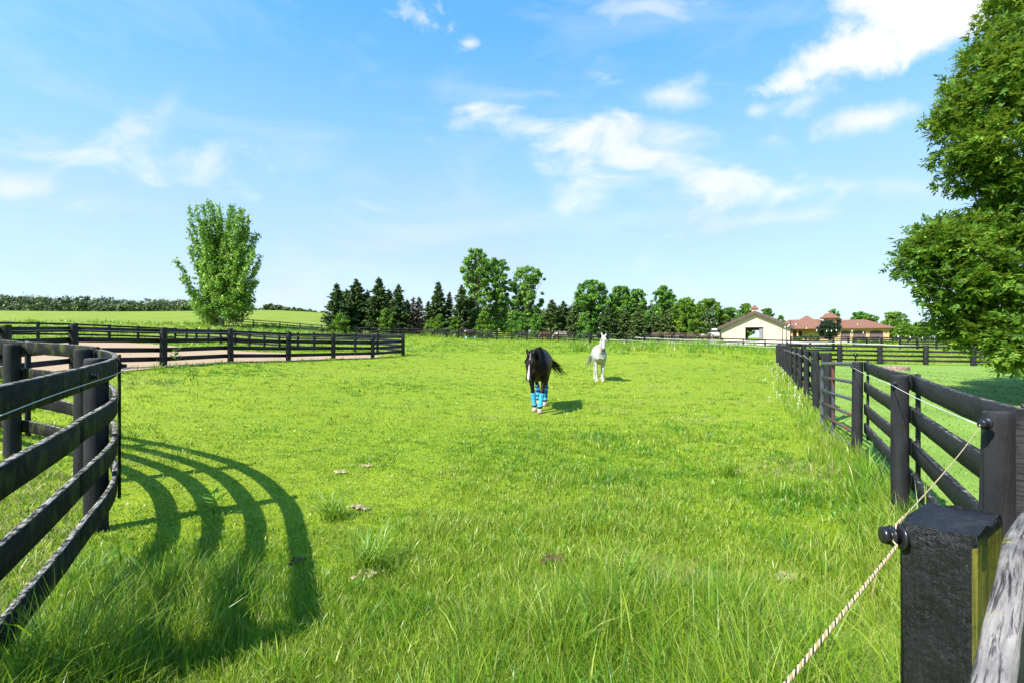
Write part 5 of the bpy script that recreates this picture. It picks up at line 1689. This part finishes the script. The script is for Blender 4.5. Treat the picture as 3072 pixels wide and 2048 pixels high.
    dist = np.linalg.norm(np.cross(co - pv, np.array(hdn)), axis=1)
    onh = (dist < .2) & (u > -.1) & (u < 1.1)
    bl = np.zeros(n)
    if pose.get('blaze'):
        w = np.interp(u, [.10, .18, .22, .30, .45, .62, .78, .95, 1.02], [.0, .014, .0, .0, .007, .013, .021, .018, .012])
        bl = np.clip((w - lat) / .010 + .5, 0, 1) * onh * (fc > .0)
    mz = np.clip((u - .78) / .10, 0, 1) * onh
    for nm, arr in (('blaze', bl), ('muzzle', mz)):
        a = me.attributes.new(nm, 'FLOAT', 'POINT'); a.data.foreach_set('value', arr.astype(np.float32))
    body = link('body', me, coat, root)
    if detail:
        for s in (-1, 1):
            p = Vector(hp(.25, .048)) + side * s * .098
            MB().tube([p - side * s * .014, p - side * s * .006, p + side * s * .006, p + side * s * .014], [.010, .027, .027, .010], 10).build('eye', EYE, root, True)
            p = Vector(hp(.945, .045)) + side * s * .036
            MB().tube([p - fr * .008, p, p + fr * .010], [.012, .016, .006], 8).build('nostril', EYE, root, True)
    hm = simple('hoof', hoof, .55, .2, 12)
    for c, (kn, fe) in zip(hooves, cann):
        m = MB(); z0 = c.z + .012
        m.tube([(c.x, c.y - .002, z0), (c.x, c.y - .016, z0 - .035), (c.x, c.y - .030, c.z - .08)], [.050, .056, .064], 14)
        m.build('hoof', hm, root, True)
    if wraps:
        for i, (kn, fe) in enumerate(cann):
            m = MB(); a = kn.lerp(fe, .10 if i < 2 else .12); b_ = fe + Vector((0, -.012, -.035)); k = 9; pts = []; rad = []
            for j in range(k + 1):
                t = j / k
                pts.append(a.lerp(fe, t / .88) if t < .88 else fe.lerp(b_, (t - .88) / .12)); rad.append((.060 if i < 2 else .062) - .006 * math.sin(t * 3.1) + .003 * math.sin(j * 2.4 + i) + .004 * (t > .85))
            m.tube(pts, rad, 14); w_ = m.build('leg_wrap', wraps, root, True)
            m = MB(); m.tube([b_ + Vector((0, 0, .03)), b_ + Vector((0, -.004, -.005))], [.062, .060], 14); m.build('hem', WRAPHEM, w_, True)
            if i >= 2:
                for zt in (.2, .5, .8):
                    q = kn.lerp(fe, zt); m = MB(); m.tube([q + Vector((0, 0, .016)), q - Vector((0, 0, .016))], .066, 14); m.build('strap', WRAPHEM, w_, True)
    # mane and forelock: many flat locks
    g = np.random.default_rng(int(abs(loc[0]) * 100) % 9999)
    def locks(starts, dirs, lens, w, name_, drop=1.0, curl=0.0, segs=5):
        vs = []; fs = []
        for st, d, Ln in zip(starts, dirs, lens):
            st = np.array(st); d = np.array(d) / (np.linalg.norm(d) + 1e-9)
            sd = np.cross(d, g.normal(size=3)); sd /= np.linalg.norm(sd)
            b0 = len(vs); p = st.copy(); dd = d.copy()
            for k in range(segs + 1):
                ww = w * (1 - .8 * (k / segs) ** 1.5)
                vs += [p - sd * ww / 2, p + sd * ww / 2]
                dd = dd + np.array([0, 0, -drop * .35]) + g.normal(0, .06, 3) + curl * np.array([-dd[2] * 0, 0, 1.0]) * (k / segs)
                dd /= np.linalg.norm(dd); p = p + dd * Ln / segs
            for k in range(segs): a = b0 + 2 * k; fs.append((a, a + 1, a + 3, a + 2))
        me = np_mesh(name_, np.array(vs), [np.array(fs)], True)
        return link(name_, me, mane_c, root)
    ms = pose.get('mane_side', 1)
    ncr = (poll - Vector((0, -.40, 1.42)))
    k = 90 if detail else 30
    st, dr, ln = [], [], []
    crest0 = Vector((0, -.42, 1.46)); 
    back = Vector((0, 1, 0)); back = (back - ncr.normalized() * back.dot(ncr.normalized())).normalized()
    if back.z < 0 and abs(ncr.normalized().z) < .5: back = -back
    for i in range(k):
        t = g.random()
        p = crest0.lerp(poll + Vector((0, .02, .03)), t) + back * (.05 + .085 * math.sin(math.pi * t)) + Vector((g.normal(0, .012), g.normal(0, .01), .01))
        st.append(p); dr.append((ms * (.55 + .3 * g.random()), -.1 + g.normal(0, .15), -.35)); ln.append((.20 + .12 * g.random()) * pose.get('mane_len', 1))
    locks(st, dr, ln, .045 if detail else .07, 'mane', 2.2)
    if detail:
        st, dr, ln = [], [], []
        for i in range(26):
            st.append(poll + fr * .045 + side * g.normal(0, .022) - hdn * .02); dr.append(tuple(hdn * .8 + fr * .35 + side * g.normal(0, .25))); ln.append(.20 + .10 * g.random())
        locks(st, dr, ln, .030, 'forelock', .3)
    st, dr, ln = [], [], []
    tb = np.array([0, .90, 1.24])
    nt = 90 if detail else 24
    for i in range(nt):
        st.append(tb + g.normal(0, .016, 3))
        if tail == 'swish':
            dr.append((.62 + g.normal(0, .10), .42 + g.normal(0, .10), .10 + g.normal(0, .07))); ln.append(.62 + .38 * g.random())
        elif tail == 'left':
            dr.append((-.55 + g.normal(0, .12), .5, .05 + g.normal(0, .08))); ln.append(.75 + .3 * g.random())
        else:
            dr.append((g.normal(0, .10), .45, -.2)); ln.append(.75 + .25 * g.random())
    locks(st, dr, ln, .028 if detail else .05, 'tail', .95 if tail == 'swish' else .9, .42 if tail == 'swish' else 0.0, 7)
    return root


EYE = simple('dark_wet_eye', (.008, .006, .006), .12, .1, bump=0)
WRAP = None


def coatmat(name, base, second, k=.4, muz=(.03, .028, .028), blaze=(.80, .74, .70), rough=.35, spec=.5, blotch=1.6):
    m, nt, out = newmat(name); N = NT(nt)
    tc = N.n('ShaderNodeTexCoord')
    n = N.noise(tc.outputs['Object'], blotch, 4, .5)
    hair = N.noise(N.mapping(tc.outputs['Object'], (60, 60, 14)), 2.0, 4, .6)
    c = N.mix(N.math('MULTIPLY', N.ramp(n, [(.42, (0, 0, 0)), (.62, (1, 1, 1))]), k), base, second)
    c = N.mix(N.math('MULTIPLY', hair, .3), c, tuple(x * .7 for x in base))
    a = N.n('ShaderNodeAttribute', attribute_name='muzzle'); c = N.mix(a.outputs['Fac'], c, muz)
    a = N.n('ShaderNodeAttribute', attribute_name='blaze'); c = N.mix(a.outputs['Fac'], c, blaze)
    N.pbsdf(out, c, rough, N.bump(hair, .15, .004), spec)
    return m


WRAPHEM = simple('dark_wrap_hem', (.015, .012, .03), .7, .2)


def wrapmat(name, a, b):
    m, nt, out = newmat(name); N = NT(nt)
    tc = N.n('ShaderNodeTexCoord')
    n = N.noise(N.mapping(tc.outputs['Object'], (1, 1, 1.4)), 13, 4, .6, 1.0)
    c = N.ramp(n, [(.36, a), (.52, b), (.64, b), (.74, tuple(min(1, x * 1.5 + .15) for x in b))])
    N.pbsdf(out, c, .7, N.bump(n, .5, .01), .2)
    return m


BLUEW = wrapmat('bright_blue_wrap', (.015, .12, .32), (.045, .33, .56))
BLACKC = coatmat('black_coat', (.009, .007, .007), (.030, .011, .009), .5, (.02, .018, .02), (.62, .50, .46), .5, .12)
BLACKM = simple('black_hair', (.008, .006, .006), .5, .2, 20, .25)
WHITEC = coatmat('white_coat', (.40, .375, .36), (.31, .28, .265), .5, (.05, .045, .045), (.8, .75, .7), .6, .25, 3.0)
WHITEM = simple('white_hair', (.50, .47, .41), .6, .1, 20, .3)
BAYC = coatmat('dark_bay_coat', (.030, .016, .012), (.06, .030, .020), .4)
CHESTC = coatmat('chestnut_coat', (.20, .065, .035), (.26, .09, .05), .5, (.1, .04, .03))
ROANC = coatmat('pale_roan_coat', (.42, .31, .25), (.20, .14, .12), .8, (.10, .08, .07), blotch=2.4)
GREYH = simple('dark_brown_hair', (.05, .035, .03), .6, .2)
ORANGEW = simple('orange_wrap', (.75, .28, .07), .7, .2)
PALEW = simple('pale_teal_wrap', (.40, .70, .72), .7, .2)


def place(px, py_hoof, Y=None):
    """ground point seen at (px, py)"""
    lo, hi = 3.0, 160.0
    f = lambda y: HY - (gz((px - CX) / F * y, y) - CH) / y * F - py_hoof
    ys = np.linspace(lo, hi, 300); v = [f(y) for y in ys]
    for a, b, va, vb in zip(ys, ys[1:], v, v[1:]):
        if va > 0 >= vb:
            y = a + (b - a) * va / (va - vb); return at(px, y)
    return at(px, Y or 70)


# black horse walking towards the camera, head low and turned to its right
_h = place(1612, 1238)
horse('horse', 'black horse with a white blaze and bright blue leg wraps walking towards the camera', (_h.x + .08, _h.y + .70, _h.z), math.radians(-7),
      dict(poll=(-.11, -1.20, 1.33), muzzle=(-.14, -1.44, .80), legs=dict(fl=(.085, .04, 0, .0), fr=(-.095, -.20, 0, .02), hl=(.09, .16, 0, 0), hr=(-.05, -.12, 0, 0)), blaze=True, mane_side=1, mane_len=1.0),
      BLACKC, BLACKM, .985, .017, BLUEW, (.42, .30, .25), 'swish')
# white horse facing the camera, head up
_w = place(1800, 1144)
horse('horse', 'white horse standing and facing the camera with its head up, behind the black horse', (_w.x + .06, _w.y + .52, _w.z), math.radians(-7),
      dict(poll=(.13, -.96, 1.80), muzzle=(.10, -1.21, 1.25), legs=dict(fl=(.03, -.05, 0, 0), fr=(-.04, -.02, 0, 0), hl=(.0, -.06, 0, 0), hr=(0, .10, 0, 0)), mane_side=-1, mane_len=.45),
      WHITEC, WHITEM, .98, .018, None, (.50, .44, .38), 'left')
# three far horses
def far(px, Y, name, label, rz, coat, mane, wraps, pose, sc=1.0):
    b = at(px, Y)
    horse(name, label, b, rz, pose, coat, mane, sc, .028, wraps, tail='down', detail=False)


UP = dict(poll=(.0, -1.0, 1.80), muzzle=(.05, -1.42, 1.48), legs=dict(fl=(0, -.08, 0, 0), fr=(0, .10, 0, 0), hl=(0, -.08, 0, 0), hr=(0, .12, 0, 0)))
GR = dict(poll=(.02, -1.28, .82), muzzle=(.02, -1.42, .26), legs=dict(fl=(0, -.22, 0, 0), fr=(0, .12, 0, 0), hl=(0, -.1, 0, 0), hr=(0, .16, 0, 0)))
far(1408, 71.0, 'horse', 'dark bay horse with pale leg wraps standing side on against the far fence', math.radians(-82), BAYC, BLACKM, PALEW, UP, 1.0)
far(1637, 68.5, 'horse', 'chestnut horse with orange leg wraps grazing behind a far fence post', math.radians(-55), CHESTC, GREYH, ORANGEW, GR, .92)
far(1684, 66.5, 'horse', 'pale roan horse grazing beside the chestnut one at the far fence', math.radians(-80), ROANC, GREYH, ORANGEW, GR, .95)
# ================================================================ grass
def inside(poly, X, Y):
    poly = np.array(poly); ins = np.zeros(X.shape, bool); j = len(poly) - 1
    for i in range(len(poly)):
        xi, yi = poly[i]; xj, yj = poly[j]
        ins ^= ((yi > Y) != (yj > Y)) & (X < (xj - xi) * (Y - yi) / (yj - yi + 1e-9) + xi); j = i
    return ins


LOOPIN = [(p.x, p.y) for p in ap] + [(-3, -1), (-12, -1), (-12, 6)]
YARD_ = YARD


def blades(name, label, cat, n, r0, r1, hfun, wk, mat, keep, segs=3, seed=0, thmax=.93, bend=.55, wmin=.0035, tintfun=None, dryfun=None, clump=0.0):
    g = np.random.default_rng(seed)
    th = (g.random(n) * 2 - 1) * thmax
    r = r0 * (r1 / r0) ** g.random(n)
    x = r * np.sin(th); y = r * np.cos(th)
    if clump > 0:
        m = int(n * .5)                                   # half of the blades grow in tufts
        nt = max(10, m // 26)
        ti = g.integers(0, nt, m)
        tth = (g.random(nt) * 2 - 1) * thmax; tr = r0 * (r1 / r0) ** g.random(nt)
        x[:m] = (tr * np.sin(tth))[ti] + g.normal(0, 1, m) * clump; y[:m] = (tr * np.cos(tth))[ti] + g.normal(0, 1, m) * clump
        tdx = x[:m] - (tr * np.sin(tth))[ti]; tdy = y[:m] - (tr * np.cos(tth))[ti]
        ang = np.full(n, np.nan); ang[:m] = np.arctan2(tdy, tdx) + g.normal(0, .5, m); tsz = np.ones(n); tsz[:m] = (.75 + 1.0 * g.random(nt) ** 1.6)[ti]; toff = np.zeros(n); toff[:m] = g.normal(0, .16, nt)[ti]
    k = keep(x, y); x, y = x[k], y[k]
    if clump > 0: ang, tsz, toff = ang[k], tsz[k], toff[k]
    n = len(x); r = np.hypot(x, y)
    h = hfun(x, y, r, g)
    if clump > 0: h = h * tsz
    ok = h > .008
    if clump > 0: ang, toff = ang[ok], toff[ok]
    x, y, r, h = x[ok], y[ok], r[ok], h[ok]; n = len(x)
    z = tz(x, y) - .004
    a = g.random(n) * 2 * np.pi
    if clump > 0: a = np.where(np.isnan(ang), a, ang)
    d = np.stack([np.cos(a), np.sin(a), np.zeros(n)], -1)
    f = g.random(n) * 2 * np.pi
    s = np.stack([np.cos(f), np.sin(f), np.zeros(n)], -1)
    w = np.maximum(wmin, r * wk) * (.55 + .9 * g.random(n)); big = g.random(n) < .10; w = np.where(big, w * 2.3, w); h = np.where(big, h * 1.15, h)
    b = bend * (.25 + g.random(n) ** 1.3)
    base = np.stack([x, y, z], -1)
    V = []
    lv = [0, .38, .72, 1.0] if segs == 3 else [0, .55, 1.0]
    for t in lv[:-1]:
        c = base + d * (b * h * t ** 2.0)[:, None]; c[:, 2] += h * (t - .38 * b * t * t)
        ww = (w * (1 - t ** 1.6 * .75) / 2)[:, None]
        V += [c - s * ww, c + s * ww]
    c = base + d * (b * h)[:, None]; c[:, 2] += h * (1 - .38 * b)
    V.append(c)
    k = len(V)
    v = np.stack(V, 1).reshape(-1, 3)
    o = np.arange(n)[:, None] * k
    qs = [o + np.array([2 * i, 2 * i + 1, 2 * i + 3, 2 * i + 2]) for i in range(len(lv) - 2)]
    q = np.concatenate(qs); t3 = o + np.array([k - 3, k - 2, k - 1])
    tint = np.clip(tintfun(x, y, g) + (toff if clump > 0 else 0), 0, 1); dry = np.clip(dryfun(x, y, g), 0, 1)
    me = np_mesh(name, v, [q, t3], True, {'tint': np.concatenate([tint] * len(qs) + [tint]), 'dry': np.concatenate([dry] * len(qs) + [dry])})
    ob = link(name, me, mat)
    print(name, n)
    return tag(ob, label, cat, None, 'stuff')


GR_FIELD = grassmat('pasture_grass', [(0.0, (.07, .20, .024)), (.30, (.155, .32, .020)), (.6, (.22, .33, .012)), (1.0, (.40, .46, .08))], (.42, .36, .17), .46)
GR_LAWN = grassmat('lawn_grass', [(0.0, (.085, .165, .020)), (.5, (.155, .255, .032)), (1.0, (.225, .325, .055))], (.34, .34, .14), .3)


def field_keep(x, y):
    lawn = is_lawn(x, y)
    sand = inside(SAND, x, y)
    yard = inside(YARD_, x, y)
    return ~lawn & ~sand & ~yard & (y > .4)


def patch(x, y): return .5 * vnoise(x, y, 1.7, 1) + .3 * vnoise(x, y, .6, 2) + .2 * vnoise(x, y, 5.0, 3)


def h_near(x, y, r, g):
    p = patch(x, y)
    lush = np.clip((p - .36) / .22, 0, 1)
    nearband = np.clip((4.35 - y - 1.3 * (vnoise(x, y, .9, 21) - .5)) / 1.7, 0, 1)                       # rank grass by the gateway, grazed short further out
    h = .028 + .040 * g.random(len(x)) + .05 * np.clip((vnoise(x, y, .8, 22) - .62) / .2, 0, 1) + nearband * (.05 + .24 * lush ** 1.3) * (.45 + .75 * g.random(len(x)))
    lf = np.clip((-.55 - x) / .5, 0, 1) * np.clip((y - 2.5) / .8, 0, 1)      # closer cropped beside the left fence
    h = h * (1 - .60 * lf)
    inl = inside(LOOPIN, x, y)
    h = np.where(inl, .025 + .05 * g.random(len(x)) * (.4 + lush), h)
    # grass left standing along the fences
    fx = fence_x(y); dr_ = fx - x
    h = np.where((dr_ > -.1) & (dr_ < .55) & (y > 1.5), h + (.12 + .20 * g.random(len(x))) * np.clip(1 - dr_ / .55, 0, 1), h)
    return h


def h_mid(x, y, r, g):
    p = patch(x * .6, y * .6)
    h = .022 + .030 * g.random(len(x)) + .05 * np.clip((p - .55) / .2, 0, 1)
    fx = fence_x(y); dr_ = fx - x
    h = np.where((dr_ > -.2) & (dr_ < .7), h + .22 * g.random(len(x)), h)
    # unmown edge along the arena fence
    af = np.array(AF); yy = np.interp(x, af[:, 0], af[:, 1], left=99, right=99)
    e = (x < -4) & (np.abs(y - np.interp(x / np.maximum(y, 1), (af[:, 0] / af[:, 1]), af[:, 1])) < 1.0)
    h = np.where(e, h + .22 * g.random(len(x)) * g.random(len(x)), h)
    return h


def h_far(x, y, r, g):
    t = x / np.maximum(y, 1)
    band = (t > .12) & (t < .62) & (y > 38) & (y < 56)
    h = np.where(band, .30 + .28 * g.random(len(x)), .08 + .08 * g.random(len(x)))
    h = np.where((y > 76), .25 + .35 * g.random(len(x)), h)
    return h


def tint_f(x, y, g):
    p = patch(x, y); q = vnoise(x, y, 9.0, 7)
    near = np.clip((9.5 - y) / 7, 0, 1)
    return .62 + .10 * np.clip((y - 14) / 20, 0, 1) + .30 * (vnoise(x * .6, y * 1.4, 3.2, 33) - .5) - .17 * near * np.clip((p - .36) / .22, 0, 1) + .34 * (q - .5) - .22 * np.clip((vnoise(x, y, .45, 31) - .6) / .2, 0, 1) + g.normal(0, .23, len(x))


def dry_f(x, y, g):
    inl = inside(LOOPIN, x, y)
    d = (g.random(len(x)) < np.where(inl, .36, .030) + .4 * np.clip((vnoise(x, y, 1.4, 35) - .80) / .1, 0, 1)) * (.5 + .5 * g.random(len(x)))
    return d


blades('meadow_grass', 'long lush green grass in the foreground of the pasture', 'grass', 400000, 1.7, 11.5, h_near, .00125, GR_FIELD, lambda x, y: field_keep(x, y) & (vnoise(x * 7.3, y * 7.3, .13, 51) > np.clip((np.hypot(x, y) - 6.0) / 5.5, 0, 1)), 3, 101, 1.0, .62, .0042, tint_f, dry_f, .05)
blades('pasture_grass', 'short grazed bright green grass across the middle of the pasture', 'grass', 215000, 5.8, 38.0, h_mid, .00088, GR_FIELD, lambda x, y: field_keep(x, y) & (vnoise(x * 7.3, y * 7.3, .13, 52) < np.clip((np.hypot(x, y) - 5.2) / 5.5, 0, 1)), 2, 102, .86, .6, .006, lambda x, y, g: tint_f(x, y, g) + .03, dry_f, .08)
blades('far_grass', 'taller grass of the far pasture and the rise before the barn', 'grass', 90000, 36.0, 110.0, h_far, .0009, GR_FIELD, field_keep, 2, 103, .84, .5, .03, lambda x, y, g: .50 + .25 * (vnoise(x, y, 6, 8) - .5) + g.normal(0, .16, len(x)), dry_f, .2)


def lawn_keep(x, y): return is_lawn(x, y) & (y > .6)


blades('lawn_grass', 'smooth pale mown lawn grass beyond the right fence', 'grass', 130000, 2.2, 34.0, lambda x, y, r, g: .018 + .022 * g.random(len(x)) + .0006 * r, .0009, GR_LAWN, lawn_keep, 2, 104, 1.0, .6, .0035,
       lambda x, y, g: .5 + g.normal(0, .2, len(x)), lambda x, y, g: (g.random(len(x)) < .05) * .6)


# ---- tall arching tufts, weeds, flowers, clods
def tuft(px, py, n, h, label, seed):
    b = place(px, py); g = np.random.default_rng(seed)
    vs, q, t3 = [], [], []
    for i in range(n):
        a = g.random() * 6.28; d = np.array([math.cos(a), math.sin(a), 0]); s = np.array([-d[1], d[0], 0]) if g.random() < .6 else np.array([1, 0, 0.])
        H = h * (.55 + .6 * g.random()); bend = .35 + .75 * g.random(); w = .006 + .004 * g.random()
        o = np.array([g.normal(0, .05), g.normal(0, .05), 0]); n0 = len(vs)
        ts = [0, .25, .5, .75]
        for t in ts:
            c = o + d * bend * H * t ** 1.9 + np.array([0, 0, H * (t - .45 * bend * t * t)]); ww = w * (1 - .7 * t ** 1.5) / 2
            vs += [c - s * ww, c + s * ww]
        vs.append(o + d * bend * H + np.array([0, 0, H * (1 - .45 * bend)]))
        for k in range(3): q.append((n0 + 2 * k, n0 + 2 * k + 1, n0 + 2 * k + 3, n0 + 2 * k + 2))
        t3.append((n0 + 6, n0 + 7, n0 + 8))
    tint = np.clip(.5 + g.normal(0, .2, n), 0, 1)
    me = np_mesh('grass_tuft', np.array(vs), [np.array(q), np.array(t3)], True, {'tint': np.concatenate([np.repeat(tint, 3), tint]), 'dry': np.concatenate([np.zeros(3 * n), np.zeros(n)])})
    o = link('grass_tuft', me, GR_FIELD); o.location = b
    tag(o, label, 'grass tuft', 'tall grass tufts')


tuft(1110, 1720, 130, .36, 'big arching grass tuft in the foreground, beside a dry manure clod', 1)
tuft(850, 1890, 150, .40, 'dense dark grass tuft at the lower left, in the shade of the rails', 2)
tuft(1440, 1980, 140, .38, 'bright grass tuft at the bottom middle of the pasture', 3)
tuft(1880, 1760, 120, .32, 'grass tuft in the foreground left of the brown dirt clod', 4)
tuft(2180, 1430, 90, .34, 'grass tuft in front of the pipe gate', 5)
tuft(2590, 1460, 90, .42, 'long grass tuft at the foot of the middle round post', 6)
tuft(2640, 1620, 100, .38, 'long grass tuft beside the square gateway post', 7)
tuft(1000, 1560, 100, .34, 'grass tuft where the shadow of the left fence ends', 8)
tuft(640, 1880, 120, .38, 'grass tuft at the foot of the left fence boards', 9)

CLOD = simple('dry_manure', (.33, .27, .155), .95, .4, 30, .1, .8)
CLODD = simple('dark_dirt', (.10, .062, .04), .95, .4, 30, .1, .8)


def clod(px, py, s, mat, label, seed):
    b = place(px, py); g = np.random.default_rng(seed)
    bm = bmesh.new()
    for k in range(16):
        r = s * (.10 + .20 * g.random()); o = Vector((g.normal(0, s * .45), g.normal(0, s * .35), r * .45))
        res = bmesh.ops.create_icosphere(bm, subdivisions=2, radius=r)
        for v in res['verts']: v.co = Vector((v.co.x * (1 + g.normal(0, .07)), v.co.y * (1 + g.normal(0, .07)), v.co.z * .6 * (1 + g.normal(0, .07)))) + o
    me = bpy.data.meshes.new('manure_clod'); bm.to_mesh(me); bm.free()
    o = link('manure_clod', me, mat); o.location = b + Vector((0, 0, .012 if py < 1560 else .04)); o.scale = (1, 1, .7); tag(o, label, 'clod', 'clods lying in the grass')


for i, (px, py, s, mt, lb) in enumerate(((1075, 1525, .11, CLOD, 'pale straw coloured dry clod left of the middle foreground'), (1660, 1692, .09, CLODD, 'dark brown clod in the middle of the foreground grass'),
                                         (2345, 1755, .11, CLOD, 'pale dry clod just above the mushroom cap'), (2112, 1832, .11, CLODD, 'reddish brown dirt clod left of the mushroom cap'),
                                         (1108, 1740, .08, CLOD, 'pale clod tucked under the big arching grass tuft'), (895, 1700, .06, CLODD, 'dusty clod in the shaded grass at the left'), (1255, 2035, .07, CLOD, 'pale clod at the bottom edge of the picture'),
                                         (1020, 1420, .10, CLOD, 'flat pale clod beyond the curved shadows'), (1095, 1400, .08, CLOD, 'small pale clod far out, right of the flat one'), (2405, 1268, .07, CLOD, 'small clod near the gate end'))):
    clod(px, py, s, mt, lb, i)


def mushroom():
    b = place(2370, 1880)
    root = empty('mushroom', b, .4, 'tan mushroom cap with a pale broken top in the grass near the rope', 'mushroom')
    m = MB(); m.tube([(0, 0, -.01), (.004, 0, .05), (.008, 0, .085)], [.016, .013, .014], 10); m.build('stem', simple('mushroom_stem', (.5, .42, .3), .8), root, True)
    m = MB(); m.tube([(.008, 0, .07), (.008, 0, .078), (.008, -.003, .098), (.008, -.006, .116), (.008, -.008, .124), (.008, -.008, .126)], [.045, .052, .046, .030, .013, .002], 16)
    m.build('cap', simple('mushroom_cap', (.42, .23, .10), .6, .4, 25), root, True)


mushroom()
WEEDM = leafmat('pale_green_weed_leaves', (.10, .22, .01), (.20, .40, .015), (.32, .46, .04), .45)


def weed(px, py, h, n, L, label, seed, rnd):
    b = place(px, py); g = np.random.default_rng(seed)
    root = empty('weed', b, 0, label, 'weed', 'broad leaved weeds')
    m = MB(); C_, N_, A_ = [], [], []
    for k in range(n):
        a = 2.4 * k; z = h * (.35 + .65 * k / n); d = np.array([math.cos(a), math.sin(a), .55]); d /= np.linalg.norm(d)
        C_.append(np.array([0, 0, z]) + d * L * .5 * (1.1 - .4 * k / n)); N_.append(np.array([-d[0] * .5, -d[1] * .5, 1])); A_.append(d * 4)
    m.tube([(0, 0, -.02), (.01, 0, h)], [.004, .003], 6); m.build('stem', WEEDM, root, True)
    v, f = leafquads(np.array(C_), np.array(N_), L, L * rnd, g, np.array(A_))
    link('leaves', np_mesh('leaves', v, [f], False, {'tint': np.clip(.6 + g.normal(0, .15, len(C_)), 0, 1)}), WEEDM, root)


weed(1345, 1900, .22, 13, .10, 'low weed with round pale green leaves in the middle foreground', 1, .75)
weed(640, 1545, .20, 9, .16, 'upright weed with pointed pale leaves in the shadow of the left fence', 2, .35)
weed(525, 1098, .55, 12, .30, 'bright leafy weed by the arena fence post', 3, .4)

FLW = simple('white_petals', (.80, .79, .74), .7, .05)


def flowers():
    g = np.random.default_rng(66); m = MB()
    for i in range(42):
        t = g.random()
        y = 9.5 + t * 24; x = fence_x(np.array([y]))[0] - .12 - abs(g.normal(0, .55)) * (1 - .4 * t)
        z = gz(x, y); h = .10 + .22 * g.random() ** 1.5; r = .013 + .012 * g.random()
        m.tube([(x, y, z), (x + g.normal(0, .03), y, z + h)], .003, 3, False)
        m.tube([(x, y, z + h - .008), (x, y, z + h), (x, y, z + h + .012)], [r * .5, r, r * .6], 7)
    o = m.build('flowers', FLW, None, True, False); tag(o, 'scattered white wild flowers along the foot of the right fence', 'flowers', None, 'stuff')


flowers()
